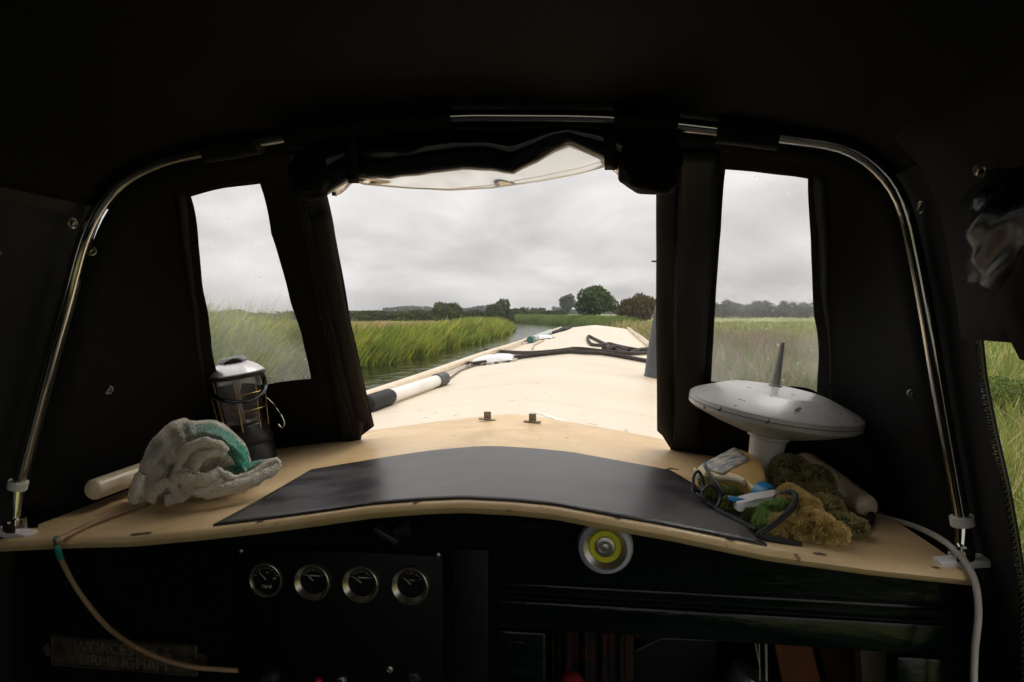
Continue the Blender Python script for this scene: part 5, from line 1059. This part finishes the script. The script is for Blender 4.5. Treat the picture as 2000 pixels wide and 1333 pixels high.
mb = MB()
for s in (-1, 1): mb.box((cxn, 1.190, czn+s*(h_/2-.0025)), (w_-.002, .004, .004), None, .0008); mb.box((cxn+s*(w_/2-.0025), 1.1902, czn), (.004, .004, h_-.012), None, .0008)
P('raised_border', mb, 'oldbrass', npd, smooth=False)
ob_l = mat('brass_raised', (.26, .22, .16), (.18, .15, .11), rough=.45, metal=.6, scale=60)
text('lettering', 'WORCESTER &', .031, (cxn, 1.190, czn+.012), ob_l, npd, .0015); text('lettering', 'BIRMINGHAM', .031, (cxn, 1.190, czn-.014), ob_l, npd, .0015)
for s in (-1, 1): mb = MB(); mb.lathe([(.006, 0), (.005, .003), (.0001, .004)], 6, Matrix.Translation((cxn+s*(w_/2+.007), 1.191, czn)) @ Matrix.Rotation(R(90), 4, 'X'), False); P('bolt', mb, 'oldbrass', npd)
# ---------------------------------------------------------------- things inside the doorway
def slab(name, pts, y0, y1, m, label, cat):
    f = [at_y(px, py, y0) for px, py in pts]; k = (y1/y0); n = len(f); mb = MB(); mb.add(list(f)+[p+np.array([0, y1-y0, 0]) for p in f], [tuple(range(n)), tuple(range(2*n-1, n-1, -1))]+[(i, n+i, n+(i+1) % n, (i+1) % n) for i in range(n)])
    return T(obj(name, mb, m, smooth=False, mods=[('BEVEL', dict(width=.003, segments=2))]), label, cat)
def cloth(name, px0, px1, py0, py1, y0, m, label, cat):
    mb = MB(); mb.grid(lambda u, v: tuple(at_y(px0+(px1-px0)*u, py0+(py1-py0)*v, y0+.012*math.sin(u*22+v)+.006*math.sin(u*51))), 60, 12)
    return T(obj(name, mb, m, mods=[('SOLIDIFY', dict(thickness=.003))]), label, cat)
rm = mat('red_pattern', (.045, .003, .004), (.006, .005, .005), rough=.8, scale=16, lo=.48, hi=.52)
cloth('curtain', 1078, 1218, 1200, 1420, 1.42, rm, 'dark red and black patterned cloth hanging inside the doorway', 'curtain')
slab('door_post_inside', [(1219, 1190), (1238, 1190), (1238, 1420), (1219, 1420)], 1.42, 1.46, mat('brown_wood', (.03, .012, .005), (.05, .02, .008), rough=.4, scale=3, stretch=(12, 12, 1)), 'narrow brown post beside the patterned cloth inside the doorway', 'post')
slab('paper_card', [(1240, 1195), (1290, 1195), (1290, 1243), (1242, 1262)], 1.50, 1.503, mat('card', (.30, .28, .25), rough=.8), 'pale card pinned inside the doorway above a dark shelf', 'card')
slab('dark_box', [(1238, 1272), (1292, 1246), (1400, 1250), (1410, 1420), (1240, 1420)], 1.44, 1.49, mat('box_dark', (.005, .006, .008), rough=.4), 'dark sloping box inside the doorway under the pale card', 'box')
bw = mat('board_wood', (.10, .032, .010), (.16, .055, .018), rough=.4, scale=3, stretch=(14, 14, 1), bump=.4)
slab('wooden_board', [(1500, 1200), (1572, 1200), (1625, 1420), (1545, 1420)], 1.36, 1.375, bw, 'reddish brown leaning wooden board at left of the pair in the doorway', 'board')
slab('wooden_board', [(1582, 1200), (1668, 1200), (1690, 1420), (1640, 1420)], 1.42, 1.435, mat('board_dark', (.05, .018, .008), (.08, .03, .012), rough=.4, scale=3, stretch=(14, 14, 1)), 'darker wooden board behind, next to the cream post in the doorway', 'board')
slab('cream_post', [(1676, 1200), (1736, 1200), (1736, 1420), (1690, 1420)], 1.30, 1.34, mat('post_cream', (.20, .16, .10), (.26, .21, .14), rough=.5, scale=6), 'dim cream post at the right side of the doorway', 'post')
mb = MB(); c = at_y(1115, 1335, 1.33); sph(mb, 1115, 1335, 1.33, 26, 20, .03); T(obj('red_cap', mb, mat('red_dots', (.22, .006, .012), (.35, .25, .22), rough=.7, scale=70, lo=.66, hi=.68)), 'small red dotted cloth bundle at the bottom of the doorway', 'cloth')
j = thing('jar', 'clear tub with a red patch leaning in the doorway', 'jar', tuple(at_y(1455, 1345, 1.35)))
mb = MB(); jm = Matrix.Translation(at_y(1452, 1345, 1.36)) @ Matrix.Rotation(R(25), 4, 'Y'); mb.lathe([(.03, -.05), (.036, -.045), (.038, .03), (.034, .036)], 30, jm); P('tub', mb, mat('tub_grey', (.06, .06, .065), rough=.2, coat=.4), j)
mb = MB(); mb.box((.01, -.0375, -.01), (.03, .003, .05), None, .001); mb.v = [tuple(jm @ Vector(v)) for v in mb.v]; P('red_patch', mb, mat('patch_red', (.25, .02, .01), rough=.5), j)
for i, (a, b) in enumerate((((1465, 1200), (1485, 1310)), ((1482, 1200), (1484, 1330)), ((1495, 1200), (1497, 1330)))):
    mb = MB(); mb.tube([at_y(*a, 1.33), at_y(*b, 1.33)], .0012 if i < 2 else .0025, 6); T(obj('cord', mb, mc), ('thin slanting cord inside the doorway', 'thin upright cord at left inside the doorway', 'thicker pale upright cord beside the wooden board')[i], 'cord')
# ---------------------------------------------------------------- things lying on the roof outside
ft = thing('ribbed_tube', 'white tube with black end cap and ribbed grey collar beside the left rail', 'tube', tuple(on_roof(790, 775)))
TR = .036
def rp_(px, py, r_=TR): p = on_roof(px, py+18, .0); return p
a = np.array([-.965, 2.95, 0.]); b = np.array([-.905, 4.35, 0.])
pa = at_z(742, 784, EZ-.385); pb = at_z(870, 744, EZ-.385)
for q in (pa, pb): q[2] = roof_z(q[0], q[1])+TR*.95
dv = (pb-pa); L0 = np.linalg.norm(dv); dv /= L0
sg_ = lambda t0, t1, r0, r1, k=2: ([tuple(pa+dv*L0*t) for t in np.linspace(t0, t1, k)], list(np.linspace(r0, r1, k)))
mb = MB(); mb.tube(*sg_(.12, .86, TR*.88, TR*.88), 28); P('pipe', mb, mat('tube_white', (.74, .70, .64), (.82, .79, .75), rough=.3, scale=8, coat=.2), ft)
mb = MB(); mb.tube([tuple(pa+dv*L0*t) for t in (-.16, -.15, .10, .125)], [.03, TR*1.05, TR*1.05, TR*.9], 28); P('end_cap', mb, 'canvas_trim', ft)
mb = MB(); ts = np.linspace(.82, .97, 25); mb.tube([tuple(pa+dv*L0*t) for t in ts]+[tuple(pa+dv*L0*1.02)], [TR*(1.04+.03*math.sin(i*2.1)) for i in range(25)]+[TR*.6], 28); P('ribbed_collar', mb, mat('collar_grey', (.05, .05, .048), (.08, .078, .07), rough=.5, scale=30), ft)
def vent(px0, px1, py, hpx, label):
    a = on_roof(px0, py); b = on_roof(px1, py-6); c = (a+b)/2; wv = np.linalg.norm((b-a)[:2]); kd = float((c-EYE)@FW)/F; hh = hpx*kd*.85
    t = thing('dome_vent', label, 'vent', tuple(c), group='glazed vents on the roof'); ang = math.atan2(b[1]-a[1], b[0]-a[0]); rot = Matrix.Rotation(ang*0-.12, 4, 'Y')
    mb = MB(); dm = Matrix.Translation(c) @ rot
    def dome(u, v):
        x = -1+2*u; y = -1+2*v; z = max(0, (1-abs(x)**3.5))**.5*max(0, (1-abs(y)**3.5))**.5; return tuple(dm @ Vector((x*wv*.44, y*wv*.34, .012+z*hh*.8+.006*noise.noise((x*2, y*2, px0)))))
    mb.grid(dome, 24, 20); P('dome', mb, mat('vent_white', (.72, .72, .74), (.84, .84, .85), rough=.12, scale=12, coat=.5), t)
    mb = MB()
    for sx in (-1, 1): mb.box((sx*wv*.47, 0, .008), (.02, wv*.72, .016)); mb.box((0, sx*wv*.36, .008), (wv*.94, .02, .016))
    mb.v = [tuple(dm @ Vector(v)) for v in mb.v]; P('frame', mb, mat('vent_frame', (.30, .26, .22), (.55, .52, .47), rough=.6, scale=25, lo=.45, hi=.55), t, smooth=False)
    mb = MB()
    for i in range(4): mb.box((-wv*.36+i*wv*.24, -wv*.375, .004), (wv*.07, .012, .014))
    mb.v = [tuple(dm @ Vector(v)) for v in mb.v]; P('clip', mb, 'black_plastic', t, smooth=False)
vent(930, 1000, 712, 20, 'larger nearer white glazed vent by the left edge just before the rope')
vent(1030, 1080, 667, 11, 'smaller farther white glazed vent by the green tube near the bow')
def roof_path(pts, l): return [tuple(on_roof(px, py, l)) for px, py in pts]
def rope(pts, r_, lift): q = catmull(roof_path(pts, lift), 8); return [(p[0], p[1], max(p[2], roof_z(p[0], p[1])+r_)) for p in q]
ro = MB()
for r_, pts in ((.018, [(1300, 712), (1262, 706), (1180, 692), (1130, 689), (1060, 693), (990, 702), (960, 707), (925, 712), (914, 710), (922, 704), (948, 697)]), (.017, [(948, 684), (975, 687), (1020, 690), (1060, 689), (1100, 685), (1130, 682), (1180, 687), (1230, 691), (1262, 690), (1300, 688)]), (.017, [(1300, 680), (1262, 682), (1240, 686), (1228, 691), (1200, 682), (1180, 672), (1160, 662), (1150, 657), (1148, 663), (1155, 673), (1172, 675), (1190, 672), (1205, 676), (1240, 683), (1300, 690)])):
    ro.tube(rope(pts, r_, r_*.8), r_, 10)
ro.tube(rope([(1180, 681), (1195, 679), (1212, 681), (1228, 686)], .028, .03), .026, 10)
T(obj('rope', ro, MAT['rope']), 'dark brown mooring rope laid across the roof with a loop near the grey cone', 'rope')
q = catmull(roof_path([(868, 747), (880, 738), (900, 724), (925, 716)], .006), 6); mb = MB(); mb.tube(q, .006, 8); T(obj('cable', mb, 'x' and mat('cable_dark', (.10, .085, .07), rough=.6)), 'thin dark cable from the ribbed collar to the nearer roof vent', 'cable')
q = catmull(roof_path([(1062, 665), (1050, 671), (1042, 675), (1040, 682)], .008), 6); mb = MB(); mb.tube(q, .010, 8); T(obj('cable', mb, mat('cable_cream', (.5, .38, .25), rough=.6)), 'cream cable trailing from the farther roof vent to the rope', 'cable')
# green rolled mat near the bow
gt = thing('green_tube', 'pale green rolled tube with a dark teal end lying along the left rail', 'tube', tuple(on_roof(1060, 655)))
a = on_roof(1036, 664, .045); b = on_roof(1076, 648, .045); mb = MB(); mb.tube([tuple(a), tuple(b)], .042, 20); P('roll', mb, mat('roll_green', (.38, .45, .41), (.50, .56, .51), rough=.5, scale=6), gt)
dv_ = (b-a)/np.linalg.norm(b-a); mb = MB(); mb.tube([tuple(a-dv_*.05), tuple(a+dv_*.3)], .047, 20); P('end_cap', mb, mat('teal_dark', (.03, .12, .105), rough=.4), gt)
q = roof_path([(1074, 652), (1088, 648), (1100, 645), (1114, 640)], .02); mb = MB(); mb.tube(q, [.02, .03, .055, .03], 10); sm5, _ = soft(mb, .015, 1, .02, .12)
T(obj('black_sheet', sm5, MAT['canvas_trim']), 'bundled black sheet at the far left corner of the roof', 'sheet')
# tall grey cone (folded chimney / mast) beside the right flap
cb = on_roof(1292, 738); kc = float((cb-EYE)@FW)/F
cn = thing('mast_cone', 'tall dark grey tapered cone with red band half hidden by the right flap', 'mast', tuple(cb), (0, R(1), 0))
mb = MB(); mb.lathe([(kc*36, -.02), (kc*36, 0), (kc*33, kc*8), (kc*26, kc*70), (kc*19, kc*120), (kc*14, kc*150)], 36); P('cone', mb, mat('cone_grey', (.045, .046, .050), (.07, .07, .074), rough=.45, scale=7, coat=.1), cn, local=True)
mb = MB(); mb.lathe([(kc*14, kc*150), (kc*12.5, kc*168)], 30); P('band', mb, mat('band_red', (.55, .06, .05), rough=.5), cn, local=True)
mb = MB(); mb.lathe([(kc*12.5, kc*168), (kc*8, kc*222), (kc*7, kc*226)], 30); P('tip', mb, 'black_plastic', cn, local=True)
mb = MB(); mb.box((-kc*8, 0, kc*226), (kc*34, kc*10, kc*3), None, kc); P('top_pin', mb, 'black_plastic', cn, local=True)
